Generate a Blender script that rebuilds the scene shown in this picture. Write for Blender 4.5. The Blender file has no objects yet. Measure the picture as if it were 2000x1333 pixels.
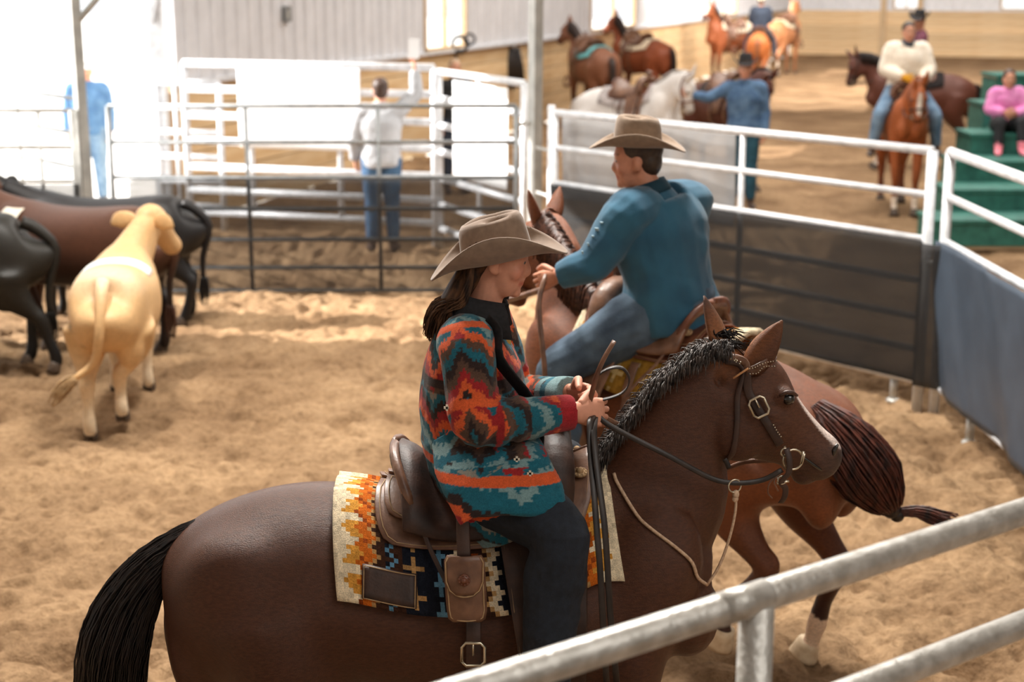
import bpy, bmesh, math, random
import numpy as np
from mathutils import Vector, Matrix, Quaternion
from mathutils.bvhtree import BVHTree
from mathutils import noise as mnoise

scene = bpy.context.scene
COL = scene.collection
random.seed(7)
RNG = np.random.RandomState(11)

# ---------------------------------------------------------------- camera
CAM_H = 2.85
FPX = 3000.0
PITCH = math.atan(716.5 / FPX)
cam_data = bpy.data.cameras.new('camera')
cam = bpy.data.objects.new('camera', cam_data)
COL.objects.link(cam)
cam.location = (0, 0, CAM_H)
cam.rotation_euler = (math.pi / 2 - PITCH, 0, 0)
cam_data.sensor_width = 36.0
cam_data.lens = FPX / 2000.0 * 36.0
cam_data.clip_end = 400
cam_data.dof.use_dof = True
cam_data.dof.focus_distance = 4.34
cam_data.dof.aperture_fstop = 2.8
scene.camera = cam

# ---------------------------------------------------------------- world, light, exposure
scene.view_settings.view_transform = 'Standard'
scene.view_settings.look = 'None'
scene.view_settings.gamma = 1.0
scene.view_settings.use_curve_mapping = False
scene.view_settings.exposure = -0.78

world = bpy.data.worlds.new('sky')
scene.world = world
world.use_nodes = True
bg = world.node_tree.nodes['Background']
bg.inputs['Color'].default_value = (0.93, 0.97, 1.0, 1)
bg.inputs['Strength'].default_value = 2.7


def area(name, loc, target, sx, sy, power, color):
    d = bpy.data.lights.new(name, 'AREA')
    d.shape = 'RECTANGLE'
    d.size = sx
    d.size_y = sy
    d.energy = power
    d.color = color
    o = bpy.data.objects.new(name, d)
    COL.objects.link(o)
    o.location = loc
    o.rotation_euler = (Vector(target) - Vector(loc)).to_track_quat('-Z', 'Y').to_euler()
    return o


# translucent roof panels of the hall and one added fill (the high one over the pen is the main light)
area('skylight_pen', (0.1, 8.3, 8.3), (1.1, 5.2, 0.3), 1.2, 1.2, 1600, (1.0, 0.955, 0.89))
area('skylight_left', (-3.4, 9.6, 8.3), (-0.3, 4.6, 1.2), 1.0, 1.0, 1500, (1.0, 0.955, 0.89))
area('fill_near', (4.2, -1.0, 7.2), (0.2, 4.3, 1.6), 5, 5, 430, (1.0, 0.96, 0.91))  # added fill behind the camera, reaching the woman's face under her hat brim
area('skylight_mid', (5.0, 22.0, 8.8), (5.0, 22.0, 0), 9, 16, 3600, (1.0, 0.96, 0.91))
area('skylight_far', (9.5, 40.0, 8.8), (12.0, 52.0, 0), 12, 14, 8200, (1.0, 0.96, 0.91))
# daylight through the big side door
area('door_daylight', (-7.6, 14.6, 2.3), (0.0, 13.5, 0.4), 5.5, 4.0, 260, (0.92, 0.97, 1.0))
sun_data = bpy.data.lights.new('sun', 'SUN')
sun_data.energy = 26.0
sun_data.angle = math.radians(0.6)
sun_data.color = (1.0, 0.95, 0.9)
sun = bpy.data.objects.new('sun', sun_data)
COL.objects.link(sun)
sun.rotation_euler = Vector((0.86, -0.02, -0.50)).to_track_quat('-Z', 'Y').to_euler()


# ---------------------------------------------------------------- helpers
def L(r, g, b):
    def f(c):
        c /= 255.0
        return c / 12.92 if c <= 0.04045 else ((c + 0.055) / 1.055) ** 2.4
    return (f(r), f(g), f(b))


_cp, _sp = math.cos(PITCH), math.sin(PITCH)


def P(u, v, Y):
    """world point at depth Y that stands where the photograph shows pixel (u, v)"""
    a = (u - 1000) / FPX
    b = (666.5 - v) / FPX
    d = (a, _cp + b * _sp, -_sp + b * _cp)
    t = Y / d[1]
    return Vector((d[0] * t, Y, CAM_H + d[2] * t))


MATS = {}


def mat(name, c1, c2=None, rough=0.7, metal=0.0, scale=20.0, bump=0.0, bscale=None, vcol=False, detail=4.0,
        stretch=None, sheen=0.0, coat=0.0, spec=0.5, alpha=None, vmix=0.15, lo=0.35, hi=0.65):
    if name in MATS:
        return MATS[name]
    m = bpy.data.materials.new(name)
    m.use_nodes = True
    nt = m.node_tree
    bs = nt.nodes['Principled BSDF']
    bs.inputs['Roughness'].default_value = rough
    bs.inputs['Metallic'].default_value = metal
    bs.inputs['Specular IOR Level'].default_value = spec
    if sheen:
        bs.inputs['Sheen Weight'].default_value = sheen
    if coat:
        bs.inputs['Coat Weight'].default_value = coat
        bs.inputs['Coat Roughness'].default_value = 0.25
    tc = nt.nodes.new('ShaderNodeTexCoord')
    src = tc.outputs['Object']
    if stretch:
        mp = nt.nodes.new('ShaderNodeMapping')
        mp.inputs['Scale'].default_value = stretch
        nt.links.new(src, mp.inputs['Vector'])
        src = mp.outputs['Vector']
    nz = nt.nodes.new('ShaderNodeTexNoise')
    nz.inputs['Scale'].default_value = scale
    nz.inputs['Detail'].default_value = detail
    nt.links.new(src, nz.inputs['Vector'])
    rp = nt.nodes.new('ShaderNodeValToRGB')
    c2 = c1 if c2 is None else c2
    rp.color_ramp.elements[0].position = lo
    rp.color_ramp.elements[1].position = hi
    rp.color_ramp.elements[0].color = (*c1, 1)
    rp.color_ramp.elements[1].color = (*c2, 1)
    nt.links.new(nz.outputs['Fac'], rp.inputs['Fac'])
    out = rp.outputs['Color']
    if vcol:
        at = nt.nodes.new('ShaderNodeAttribute')
        at.attribute_name = 'Col'
        mx = nt.nodes.new('ShaderNodeMix')
        mx.data_type = 'RGBA'
        mx.blend_type = 'MULTIPLY'
        mx.inputs[0].default_value = 1.0
        rp.color_ramp.elements[0].color = (1 - vmix, 1 - vmix, 1 - vmix, 1)
        rp.color_ramp.elements[1].color = (1 + vmix, 1 + vmix, 1 + vmix, 1)
        nt.links.new(at.outputs['Color'], mx.inputs[6])
        nt.links.new(out, mx.inputs[7])
        out = mx.outputs[2]
    nt.links.new(out, bs.inputs['Base Color'])
    if bump:
        n2 = nz
        if bscale:
            n2 = nt.nodes.new('ShaderNodeTexNoise')
            n2.inputs['Scale'].default_value = bscale
            n2.inputs['Detail'].default_value = 5
            nt.links.new(src, n2.inputs['Vector'])
        bp = nt.nodes.new('ShaderNodeBump')
        bp.inputs['Strength'].default_value = bump
        bp.inputs['Distance'].default_value = 0.01
        nt.links.new(n2.outputs['Fac'], bp.inputs['Height'])
        nt.links.new(bp.outputs['Normal'], bs.inputs['Normal'])
    if alpha is not None:
        bs.inputs['Alpha'].default_value = alpha
    MATS[name] = m
    return m


def unit(v):
    v = np.asarray(v, float)
    n = np.linalg.norm(v)
    return v / n if n > 1e-12 else v


def spline(a, sub):
    """Catmull-Rom resample of rows of a"""
    a = np.asarray(a, float)
    if a.ndim == 1:
        a = a[:, None]
    n = len(a)
    if sub <= 1 or n < 3:
        if sub <= 1:
            return a
        t = np.linspace(0, n - 1, (n - 1) * sub + 1)
        return np.stack([np.interp(t, range(n), a[:, k]) for k in range(a.shape[1])], 1)
    out = []
    for i in range(n - 1):
        p0 = a[i - 1] if i > 0 else 2 * a[0] - a[1]
        p1, p2 = a[i], a[i + 1]
        p3 = a[i + 2] if i + 2 < n else 2 * a[-1] - a[-2]
        for k in range(sub):
            t = k / sub
            out.append(0.5 * (2 * p1 + (p2 - p0) * t + (2 * p0 - 5 * p1 + 4 * p2 - p3) * t * t + (3 * p1 - p0 - 3 * p2 + p3) * t ** 3))
    out.append(a[-1])
    return np.array(out)


def loft(pts, ra, rb=None, side=(0, 1, 0), n=14, sub=3, taper=0.0, power=1.0, cap=True):
    """closed tube through pts; ra = half width along `side`, rb = half height across it.
    side: one vector or one per point; taper narrows the top; returns (verts, faces)"""
    pts = np.asarray([tuple(p) for p in pts], float)
    m = len(pts)
    ra = np.broadcast_to(np.asarray(ra, float), (m,))
    rb = ra if rb is None else np.broadcast_to(np.asarray(rb, float), (m,))
    sd = np.asarray(side, float)
    if sd.ndim == 1:
        sd = np.tile(sd, (m, 1))
    tp = np.broadcast_to(np.asarray(taper, float), (m,))
    A = spline(np.concatenate([pts, ra[:, None], rb[:, None], sd, tp[:, None]], 1), sub)
    pts, ra, rb, sd, tp = A[:, :3], np.maximum(A[:, 3], 1e-4), np.maximum(A[:, 4], 1e-4), A[:, 5:8], A[:, 8]
    k = len(pts)
    tang = np.gradient(pts, axis=0)
    V = []
    ang = np.arange(n) * 2 * math.pi / n
    ca, sa = np.cos(ang), np.sin(ang)
    if power != 1.0:
        ca = np.sign(ca) * np.abs(ca) ** power
        sa = np.sign(sa) * np.abs(sa) ** power
    for i in range(k):
        t = unit(tang[i])
        s = sd[i] - t * np.dot(sd[i], t)
        if np.linalg.norm(s) < 1e-4:
            s = np.cross(t, (0.3, 0.2, 1))
        s = unit(s)
        u = np.cross(t, s)
        if u[2] < 0 and np.any(tp):
            u = -u
        w = 1 - tp[i] * np.maximum(0, sa)
        V.append(pts[i] + np.outer(ca * ra[i] * w, s) + np.outer(sa * rb[i], u))
    V = np.concatenate(V)
    F = []
    for i in range(k - 1):
        for j in range(n):
            a, b = i * n + j, i * n + (j + 1) % n
            F.append((a, b, b + n, a + n))
    if cap:
        F.append(tuple(range(n - 1, -1, -1)))
        F.append(tuple((k - 1) * n + j for j in range(n)))
    return V, F


def blob(c, r, rot=None, n=14, m=9):
    V, F = [], []
    r = np.broadcast_to(np.asarray(r, float), (3,))
    for i in range(1, m):
        th = math.pi * i / m
        for j in range(n):
            ph = 2 * math.pi * j / n
            V.append((math.sin(th) * math.cos(ph), math.sin(th) * math.sin(ph), math.cos(th)))
    V.append((0, 0, 1))
    V.append((0, 0, -1))
    V = np.array(V) * r
    if rot is not None:
        V = V @ np.array(rot).T
    V = V + np.array(tuple(c))
    top, bot = (m - 1) * n, (m - 1) * n + 1
    for i in range(m - 2):
        for j in range(n):
            a, b = i * n + j, i * n + (j + 1) % n
            F.append((a, a + n, b + n, b))
    for j in range(n):
        F.append((top, j, (j + 1) % n))
        F.append((bot, (m - 2) * n + (j + 1) % n, (m - 2) * n + j))
    return V, F


def box(c, s, rot=None, bev=0.0):
    x, y, z = [k / 2 for k in s]
    V = np.array([(-x, -y, -z), (x, -y, -z), (x, y, -z), (-x, y, -z), (-x, -y, z), (x, -y, z), (x, y, z), (-x, y, z)])
    if rot is not None:
        V = V @ np.array(rot).T
    V = V + np.array(tuple(c))
    return V, [(3, 2, 1, 0), (4, 5, 6, 7), (0, 1, 5, 4), (1, 2, 6, 5), (2, 3, 7, 6), (3, 0, 4, 7)]


def merge(parts):
    V, F, o = [], [], 0
    for v, f in parts:
        V.append(np.asarray(v, float))
        F += [tuple(i + o for i in q) for q in f]
        o += len(v)
    return np.concatenate(V), F


def mesh_from(V, F, smooth=True, name='mesh'):
    me = bpy.data.meshes.new(name)
    me.from_pydata([tuple(p) for p in V], [], F)
    if smooth:
        me.polygons.foreach_set('use_smooth', [True] * len(me.polygons))
    me.update()
    return me


def tag(o, label=None, cat=None, group=None, kind=None):
    if label:
        o['label'] = label
    if cat:
        o['category'] = cat
    if group:
        o['group'] = group
    if kind:
        o['kind'] = kind
    return o


def obj(name, me, m=None, parent=None):
    o = bpy.data.objects.new(name, me)
    COL.objects.link(o)
    if m is not None:
        me.materials.clear()
        me.materials.append(m)
    if parent is not None:
        o.parent = parent
    return o


def part(name, parts, m, parent=None, smooth=True):
    V, F = merge(parts if isinstance(parts, list) else [parts])
    return obj(name, mesh_from(V, F, smooth), m, parent)


def empty(name, loc=(0, 0, 0), rz=0.0):
    o = bpy.data.objects.new(name, None)
    COL.objects.link(o)
    o.location = loc
    o.rotation_euler = (0, 0, rz)
    o.empty_display_size = 0.1
    return o


def copy_tree(o, parent=None):
    c = o.copy()
    COL.objects.link(c)
    c.parent = parent
    for ch in list(o.children):
        copy_tree(ch, c)
    return c


def remesh(parts, voxel, smooth=4):
    """one continuous surface out of overlapping closed pieces"""
    V, F = merge(parts)
    me = mesh_from(V, F)
    o = bpy.data.objects.new('tmp', me)
    COL.objects.link(o)
    r = o.modifiers.new('r', 'REMESH')
    r.mode = 'VOXEL'
    r.voxel_size = voxel
    r.use_smooth_shade = True
    if smooth:
        s = o.modifiers.new('s', 'SMOOTH')
        s.factor = 0.5
        s.iterations = smooth
    dg = bpy.context.evaluated_depsgraph_get()
    out = bpy.data.meshes.new_from_object(o.evaluated_get(dg))
    bpy.data.objects.remove(o)
    bpy.data.meshes.remove(me)
    return out


def coords(me):
    a = np.empty(len(me.vertices) * 3)
    me.vertices.foreach_get('co', a)
    return a.reshape(-1, 3)


def normals(me):
    a = np.empty(len(me.vertices) * 3)
    me.vertices.foreach_get('normal', a)
    return a.reshape(-1, 3)


def set_coords(me, a):
    me.vertices.foreach_set('co', a.reshape(-1))
    me.update()


def append_to(me, parts, smooth=True):
    """adds closed pieces to a finished mesh"""
    V = coords(me)
    F = [tuple(p.vertices) for p in me.polygons]
    v2, f2 = merge(parts)
    n = len(V)
    out = mesh_from(np.concatenate([V, v2]), F + [tuple(i + n for i in q) for q in f2], smooth)
    bpy.data.meshes.remove(me)
    return out, n


def paint(me, c):
    a = me.color_attributes.get('Col') or me.color_attributes.new('Col', 'FLOAT_COLOR', 'POINT')
    full = np.ones((len(me.vertices), 4))
    full[:, :3] = c
    a.data.foreach_set('color', full.reshape(-1))


_G = RNG.rand(64, 64, 64)


def vnoise(p, scale):
    """value noise -1..1 at rows of p"""
    q = np.asarray(p, float) * scale
    i = np.floor(q).astype(int)
    f = q - i
    f = f * f * (3 - 2 * f)
    i0, i1 = i % 64, (i + 1) % 64
    r = 0
    for dx in (0, 1):
        for dy in (0, 1):
            for dz in (0, 1):
                w = (f[:, 0] if dx else 1 - f[:, 0]) * (f[:, 1] if dy else 1 - f[:, 1]) * (f[:, 2] if dz else 1 - f[:, 2])
                r = r + w * _G[(i1 if dx else i0)[:, 0], (i1 if dy else i0)[:, 1], (i1 if dz else i0)[:, 2]]
    return r * 2 - 1


def strands(curves, r0, r1, n=3):
    """tapered hair locks: one thin tube for each curve"""
    parts = []
    for c in curves:
        m = len(c)
        t = np.linspace(0, 1, m)
        parts.append(loft(c, r0 + (r1 - r0) * t ** 1.5, n=n, sub=1, side=(0.3, 1, 0.2)))
    return merge(parts)


def pipe(name, a, b, r, m, parent=None, n=12, sq=False):
    a, b = np.array(tuple(a), float), np.array(tuple(b), float)
    V, F = loft([a, b], r, n=4 if sq else n, sub=1, side=(0.12, 1, 0.07) if abs(unit(b - a)[1]) < 0.9 else (1, 0.1, 0.05))
    o = obj(name, mesh_from(V, F, not sq), m, parent)
    return o


def ribbon(pts, w, th, side, sub=4):
    """flat strap: w = full width along side, th = thickness"""
    return loft(pts, w / 2, th / 2, side=side, n=8, sub=sub, power=0.45)


def rotm(axis, a):
    return np.array(Matrix.Rotation(a, 3, axis))


def ring(c, R, r, normal, n=20, m=8):
    nv = unit(normal)
    a = unit(np.cross(nv, (0.21, 0.13, 0.9)))
    b = np.cross(nv, a)
    V, F = [], []
    for i in range(n):
        t = 2 * math.pi * i / n
        d = a * math.cos(t) + b * math.sin(t)
        for j in range(m):
            s = 2 * math.pi * j / m
            V.append(np.array(tuple(c)) + d * (R + r * math.cos(s)) + nv * r * math.sin(s))
    for i in range(n):
        for j in range(m):
            F.append((i * m + j, ((i + 1) % n) * m + j, ((i + 1) % n) * m + (j + 1) % m, i * m + (j + 1) % m))
    return np.array(V), F
# ---------------------------------------------------------------- materials of the place
M_STEEL = mat('galvanised pipe', L(176, 176, 172), L(206, 206, 202), rough=0.42, metal=0.55, scale=9, bump=0.06, bscale=60)
M_STEELW = mat('white coated pipe', L(205, 208, 212), L(230, 232, 236), rough=0.45, metal=0.15, scale=12, bump=0.03, bscale=50)
M_DARKPIPE = mat('grey pipe', L(120, 124, 126), L(150, 152, 152), rough=0.5, metal=0.4, scale=10)
M_COLUMN = mat('painted steel post', L(150, 150, 146), L(176, 175, 170), rough=0.5, metal=0.2, scale=6)
M_SHEETMETAL = mat('white wall metal', L(210, 210, 213), L(222, 222, 225), rough=0.55, metal=0.1, scale=3)
M_GREEN = mat('green painted board', L(34, 92, 82), L(50, 116, 103), rough=0.6, scale=8, bump=0.1, bscale=30)
M_RAWWOOD = mat('raw lumber', L(190, 160, 122), L(212, 186, 150), rough=0.7, scale=5, stretch=(0.6, 8, 8))


def sand_material():
    m = bpy.data.materials.new('arena sand')
    m.use_nodes = True
    nt = m.node_tree
    bs = nt.nodes['Principled BSDF']
    bs.inputs['Roughness'].default_value = 0.95
    bs.inputs['Specular IOR Level'].default_value = 0.1
    tc = nt.nodes.new('ShaderNodeTexCoord')
    n1 = nt.nodes.new('ShaderNodeTexNoise')
    n1.inputs['Scale'].default_value = 1.3
    n1.inputs['Detail'].default_value = 6
    n2 = nt.nodes.new('ShaderNodeTexNoise')
    n2.inputs['Scale'].default_value = 22
    n2.inputs['Detail'].default_value = 6
    n2.inputs['Roughness'].default_value = 0.7
    r1 = nt.nodes.new('ShaderNodeValToRGB')
    r1.color_ramp.elements[0].position = 0.36
    r1.color_ramp.elements[1].position = 0.66
    r1.color_ramp.elements[0].color = (*L(138, 110, 82), 1)
    r1.color_ramp.elements[1].color = (*L(178, 147, 113), 1)
    r2 = nt.nodes.new('ShaderNodeValToRGB')
    r2.color_ramp.elements[0].position = 0.3
    r2.color_ramp.elements[1].position = 0.6
    r2.color_ramp.elements[0].color = (0.60, 0.57, 0.54, 1)
    r2.color_ramp.elements[1].color = (1.08, 1.08, 1.08, 1)
    mx = nt.nodes.new('ShaderNodeMix')
    mx.data_type = 'RGBA'
    mx.blend_type = 'MULTIPLY'
    mx.inputs[0].default_value = 1
    bp = nt.nodes.new('ShaderNodeBump')
    bp.inputs['Strength'].default_value = 0.9
    bp.inputs['Distance'].default_value = 0.035
    for n in (n1, n2):
        nt.links.new(tc.outputs['Object'], n.inputs['Vector'])
    nt.links.new(n1.outputs['Fac'], r1.inputs['Fac'])
    nt.links.new(n2.outputs['Fac'], r2.inputs['Fac'])
    nt.links.new(r1.outputs['Color'], mx.inputs[6])
    nt.links.new(r2.outputs['Color'], mx.inputs[7])
    nt.links.new(mx.outputs[2], bs.inputs['Base Color'])
    nt.links.new(n2.outputs['Fac'], bp.inputs['Height'])
    nt.links.new(bp.outputs['Normal'], bs.inputs['Normal'])
    return m


def pine_material():
    m = mat('pine boards', L(214, 178, 130), L(232, 204, 162), rough=0.6, scale=2.2, stretch=(0.5, 6, 6), detail=6)
    nt = m.node_tree
    bs = nt.nodes['Principled BSDF']
    oi = nt.nodes.new('ShaderNodeObjectInfo')
    mr = nt.nodes.new('ShaderNodeMapRange')
    mr.inputs['To Min'].default_value = 0.86
    mr.inputs['To Max'].default_value = 1.12
    mx = nt.nodes.new('ShaderNodeMix')
    mx.data_type = 'RGBA'
    mx.blend_type = 'MULTIPLY'
    mx.inputs[0].default_value = 1
    src = bs.inputs['Base Color'].links[0].from_socket
    nt.links.new(oi.outputs['Random'], mr.inputs['Value'])
    nt.links.new(src, mx.inputs[6])
    nt.links.new(mr.outputs['Result'], mx.inputs[7])
    nt.links.new(mx.outputs[2], bs.inputs['Base Color'])
    return m


def screen_material(name, c, alpha, c2=None, rough=0.55):
    """woven shade cloth or thin plastic film: partly see-through"""
    m = bpy.data.materials.new(name)
    m.use_nodes = True
    nt = m.node_tree
    bs = nt.nodes['Principled BSDF']
    bs.inputs['Roughness'].default_value = rough
    tc = nt.nodes.new('ShaderNodeTexCoord')
    nz = nt.nodes.new('ShaderNodeTexNoise')
    nz.inputs['Scale'].default_value = 5
    nz.inputs['Detail'].default_value = 5
    rp = nt.nodes.new('ShaderNodeValToRGB')
    rp.color_ramp.elements[0].color = (*c, 1)
    rp.color_ramp.elements[1].color = (*(c2 or c), 1)
    nt.links.new(tc.outputs['Object'], nz.inputs['Vector'])
    nt.links.new(nz.outputs['Fac'], rp.inputs['Fac'])
    nt.links.new(rp.outputs['Color'], bs.inputs['Base Color'])
    bs.inputs['Alpha'].default_value = alpha
    return m


M_SAND = sand_material()
M_PINE = pine_material()
M_SCREEN = screen_material('black shade cloth', L(8, 8, 9), 0.75, L(18, 17, 17), rough=0.7)
M_SCREEN2 = screen_material('black netting', L(14, 15, 17), 0.5, L(24, 25, 28))
M_FILM = screen_material('grey plastic film', L(160, 158, 156), 0.66, L(196, 196, 198), rough=0.3)
M_SCREENB = screen_material('blue-grey shade cloth', L(46, 58, 72), 0.94, L(72, 86, 102), rough=0.42)


# ---------------------------------------------------------------- floor
def axis(lo, hi, a, b, step, grow=1.09, big=1.2):
    """coordinates: fine between a and b, wider outside"""
    mid = list(np.arange(a, b, step))
    s, x, right = step, b, []
    while x < hi:
        right.append(x)
        s = min(s * grow, big)
        x += s
    right.append(hi)
    s, x, left = step, a, []
    while x > lo:
        s = min(s * grow, big)
        x -= s
        left.append(max(x, lo))
    return np.array(left[::-1] + mid + right)


def ground_height(x, y):
    p = np.stack([x, y, np.zeros_like(x)], 1)
    q = p.copy()
    q[:, 1] *= 1.25
    h = 0.024 * vnoise(q, 1.7) + 0.034 * vnoise(q + 9.1, 4.6) * (0.6 + 0.4 * vnoise(p + 3, 0.8))
    c = vnoise(q + 21.7, 8.7)
    h += 0.040 * c - 0.022 * np.abs(c)
    h += 0.020 * vnoise(q + 5.3, 19.0)
    pit = np.clip(vnoise(q + 40.2, 5.6) - 0.34, 0, 1)
    pit2 = np.clip((vnoise(q + 77.7, 9.5) - 0.45) * 3, 0, 1) * np.clip(vnoise(p + 13, 1.1) + 0.6, 0, 1)
    h -= 0.10 * pit + 0.06 * pit2
    fade = np.clip((60 - y) / 50, 0.25, 1)
    # raked ridge along the right-hand fence
    ridge = 0.07 * np.exp(-((x - 2.35 + 0.04 * np.sin(y * 3)) / 0.22) ** 2) * (y < 9.6) * (y > 2)
    return h * fade + ridge


gx = axis(-9.0, 40.0, -3.9, 3.0, 0.0235)
gy = axis(-12.0, 64.0, 5.2, 13.6, 0.026)
X, Yg = np.meshgrid(gx, gy)
hz = ground_height(X.ravel(), Yg.ravel())
nx, ny = len(gx), len(gy)
V = np.stack([X.ravel(), Yg.ravel(), hz], 1)
idx = np.arange(nx * ny).reshape(ny, nx)
F = np.stack([idx[:-1, :-1], idx[:-1, 1:], idx[1:, 1:], idx[1:, :-1]], -1).reshape(-1, 4)
fc = V[F].mean(1)
F = F[fc[:, 0] > -3.83 - 0.10 + 0.355 * (fc[:, 1] - 17.9)]
me = bpy.data.meshes.new('floor')
me.vertices.add(len(V))
me.vertices.foreach_set('co', V.reshape(-1))
me.loops.add(F.size)
me.loops.foreach_set('vertex_index', F.reshape(-1))
me.polygons.add(len(F))
me.polygons.foreach_set('loop_start', np.arange(len(F)) * 4)
me.polygons.foreach_set('loop_total', np.full(len(F), 4))
me.polygons.foreach_set('use_smooth', np.ones(len(F), bool))
me.update(calc_edges=True)
tag(obj('floor', me, M_SAND), 'churned tan arena sand floor', None, kind='structure')

M_OUT = mat('pale gravel yard', L(205, 202, 196), L(232, 230, 226), rough=0.9, scale=2)


# ---------------------------------------------------------------- the hall
UX = np.array((0.3345, 0.9424, 0.0))
VX = np.array((0.9424, -0.3345, 0.0))
W0 = np.array((-3.83, 17.9, 0.0))
TEND = 41.8
WOODZ = 1.60


def col_t(px, o, d, z=1.6):
    """distance along a wall line (o + t d) at which image column px meets it"""
    k = (px - 1000) / FPX
    c0, c1 = o[1] * _cp + (CAM_H - z) * _sp, d[1] * _cp
    return (k * c0 - o[0]) / (d[0] - k * c1)


def rib_sheet(w, z0, z1):
    n = 3
    pr = []
    for i in range(n):
        a = w * i / n
        s = w / n
        pr += [(a, 0.0), (a + s * 0.55, 0.0), (a + s * 0.63, 0.03), (a + s * 0.87, 0.03), (a + s * 0.95, 0.0)]
    pr += [(w, 0.0), (w, -0.012), (0, -0.012)]
    k = len(pr)
    V = [(x, -y, z0) for x, y in pr] + [(x, -y, z1) for x, y in pr]
    F = [(i, (i + 1) % k, (i + 1) % k + k, i + k) for i in range(k)] + [tuple(range(k - 1, -1, -1)), tuple(range(k, 2 * k))]
    return np.array(V), F


def hall_wall(name, label, o, d, length, openings, zmax=6.2):
    """planks below, ribbed sheets above, gaps where windows are; local x runs along the wall, -y faces the arena"""
    ang = math.atan2(d[1], d[0])
    root = part(name, [box((length / 2, 0.12, 0.05), (length, 0.06, 0.1)), box((length / 2, 0.12, WOODZ - 0.05), (length, 0.06, 0.08)),
                       box((length / 2, 0.16, WOODZ / 2), (length, 0.03, WOODZ))], M_RAWWOOD, smooth=False)
    root.location = tuple(o)
    root.rotation_euler = (0, 0, ang)
    tag(root, label, None, kind='structure')
    n = int(length / 3.66)
    pl = length / n
    h = WOODZ / 6
    pm = mesh_from(*box((pl / 2, 0, h / 2), (pl - 0.008, 0.045, h - 0.012)), smooth=False)
    pm.materials.append(M_PINE)
    for r in range(6):
        for i in range(n):
            q = obj('plank', pm, None, root)
            q.location = (i * pl, 0.06 + 0.006 * ((i * 5 + r * 3) % 3 - 1), r * h)
    sw = 0.914
    full = mesh_from(*rib_sheet(sw, WOODZ, zmax), smooth=False)
    head = mesh_from(*rib_sheet(sw, 3.5, zmax), smooth=False)
    full.materials.append(M_SHEETMETAL)
    head.materials.append(M_SHEETMETAL)
    for i in range(int(length / sw) + 1):
        t = i * sw
        gap = any(a - sw * 0.5 < t < b - sw * 0.5 for a, b in openings)
        q = obj('metal_sheet', head if gap else full, None, root)
        q.location = (t, 0.03, 0)
    cap = part('ledge', box((length / 2, 0.02, WOODZ + 0.02), (length, 0.14, 0.05)), M_STEELW, root, smooth=False)
    return root


M_GLASS = screen_material('window glass', (0.9, 0.95, 1.0), 0.12, rough=0.05)
winno = [0]


def window(root, a, b, z0=None, z1=3.5, panes=2):
    sw = 0.914
    i0 = math.ceil((a - sw * 0.5) / sw + 1e-6)
    i1 = math.ceil((b - sw * 0.5) / sw + 1e-6)
    a, b = i0 * sw, i1 * sw
    z0 = z0 or WOODZ + 0.04
    winno[0] += 1
    w = b - a
    fr = [box((a + w / 2, 0.03, z0 + 0.03), (w, 0.1, 0.06)), box((a + w / 2, 0.03, z1), (w, 0.1, 0.08)),
          box((a + 0.035, 0.03, (z0 + z1) / 2), (0.07, 0.1, z1 - z0)), box((b - 0.035, 0.03, (z0 + z1) / 2), (0.07, 0.1, z1 - z0))]
    if panes == 2:
        fr.append(box((a + w / 2, 0.03, (z0 + z1) / 2), (0.06, 0.08, z1 - z0)))
    f = part('window_%d' % winno[0], fr, M_RAWWOOD, smooth=False)
    f.matrix_world = root.matrix_basis.copy()
    f.location = root.location
    f.rotation_euler = root.rotation_euler
    tag(f, 'tall daylit window in the hall wall', None, kind='structure')
    for k in range(panes):
        ww = w / panes
        part('pane', box((a + ww * (k + 0.5), 0.045, (z0 + z1) / 2), (ww - 0.06, 0.008, z1 - z0 - 0.06)), M_GLASS, f, smooth=False)
    return f


wt = lambda px: col_t(px, W0, UX)
wins_left = [(wt(815), wt(927)), (wt(1158), wt(1235)), (wt(1388), wt(1443))]
wl = hall_wall('wall_left', 'white ribbed metal side wall above pale pine boards', W0, UX, TEND, wins_left)
for a, b in wins_left:
    window(wl, a, b)
CORNER = W0 + UX * TEND
bt = lambda px: col_t(px, CORNER, VX)
wins_back = [(bt(1736), bt(1790)), (bt(1935), bt(2060))]
wb = hall_wall('wall_back', 'white ribbed metal end wall above pale pine boards', CORNER, VX, 29.2, wins_back)
for a, b in wins_back:
    window(wb, a, b)
for px in (1726, 1797):
    q = part('trim_1' if px < 1750 else 'trim_2', box((bt(px), -0.06, 2.2), (0.2, 0.1, 4.4)), M_RAWWOOD, smooth=False)
    q.location = tuple(CORNER)
    q.rotation_euler = (0, 0, math.atan2(VX[1], VX[0]))
    tag(q, 'pale timber post against the end wall', None, kind='structure')

q = part('ground', box((0, 50.1, -0.11), (170, 100, 0.1)), M_OUT, smooth=False)
q.location = tuple(W0)
q.rotation_euler = (0, 0, math.atan2(UX[1], UX[0]))
tag(q, 'pale sunlit yard outside the door', None, kind='structure')

# the rest of the shell, out of the photograph's view
M_PLAINWALL = mat('plain hall wall', L(196, 190, 184), L(206, 200, 192), rough=0.8, scale=2)


def shell(name, label, a, b, z0, z1):
    a, b = np.array(a), np.array(b)
    d = b - a
    ln = np.linalg.norm(d)
    o = part(name, box((ln / 2, 0, (z0 + z1) / 2), (ln, 0.12, z1 - z0)), M_PLAINWALL, smooth=False)
    o.location = (a[0], a[1], 0)
    o.rotation_euler = (0, 0, math.atan2(d[1], d[0]))
    tag(o, label, None, kind='structure')


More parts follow.
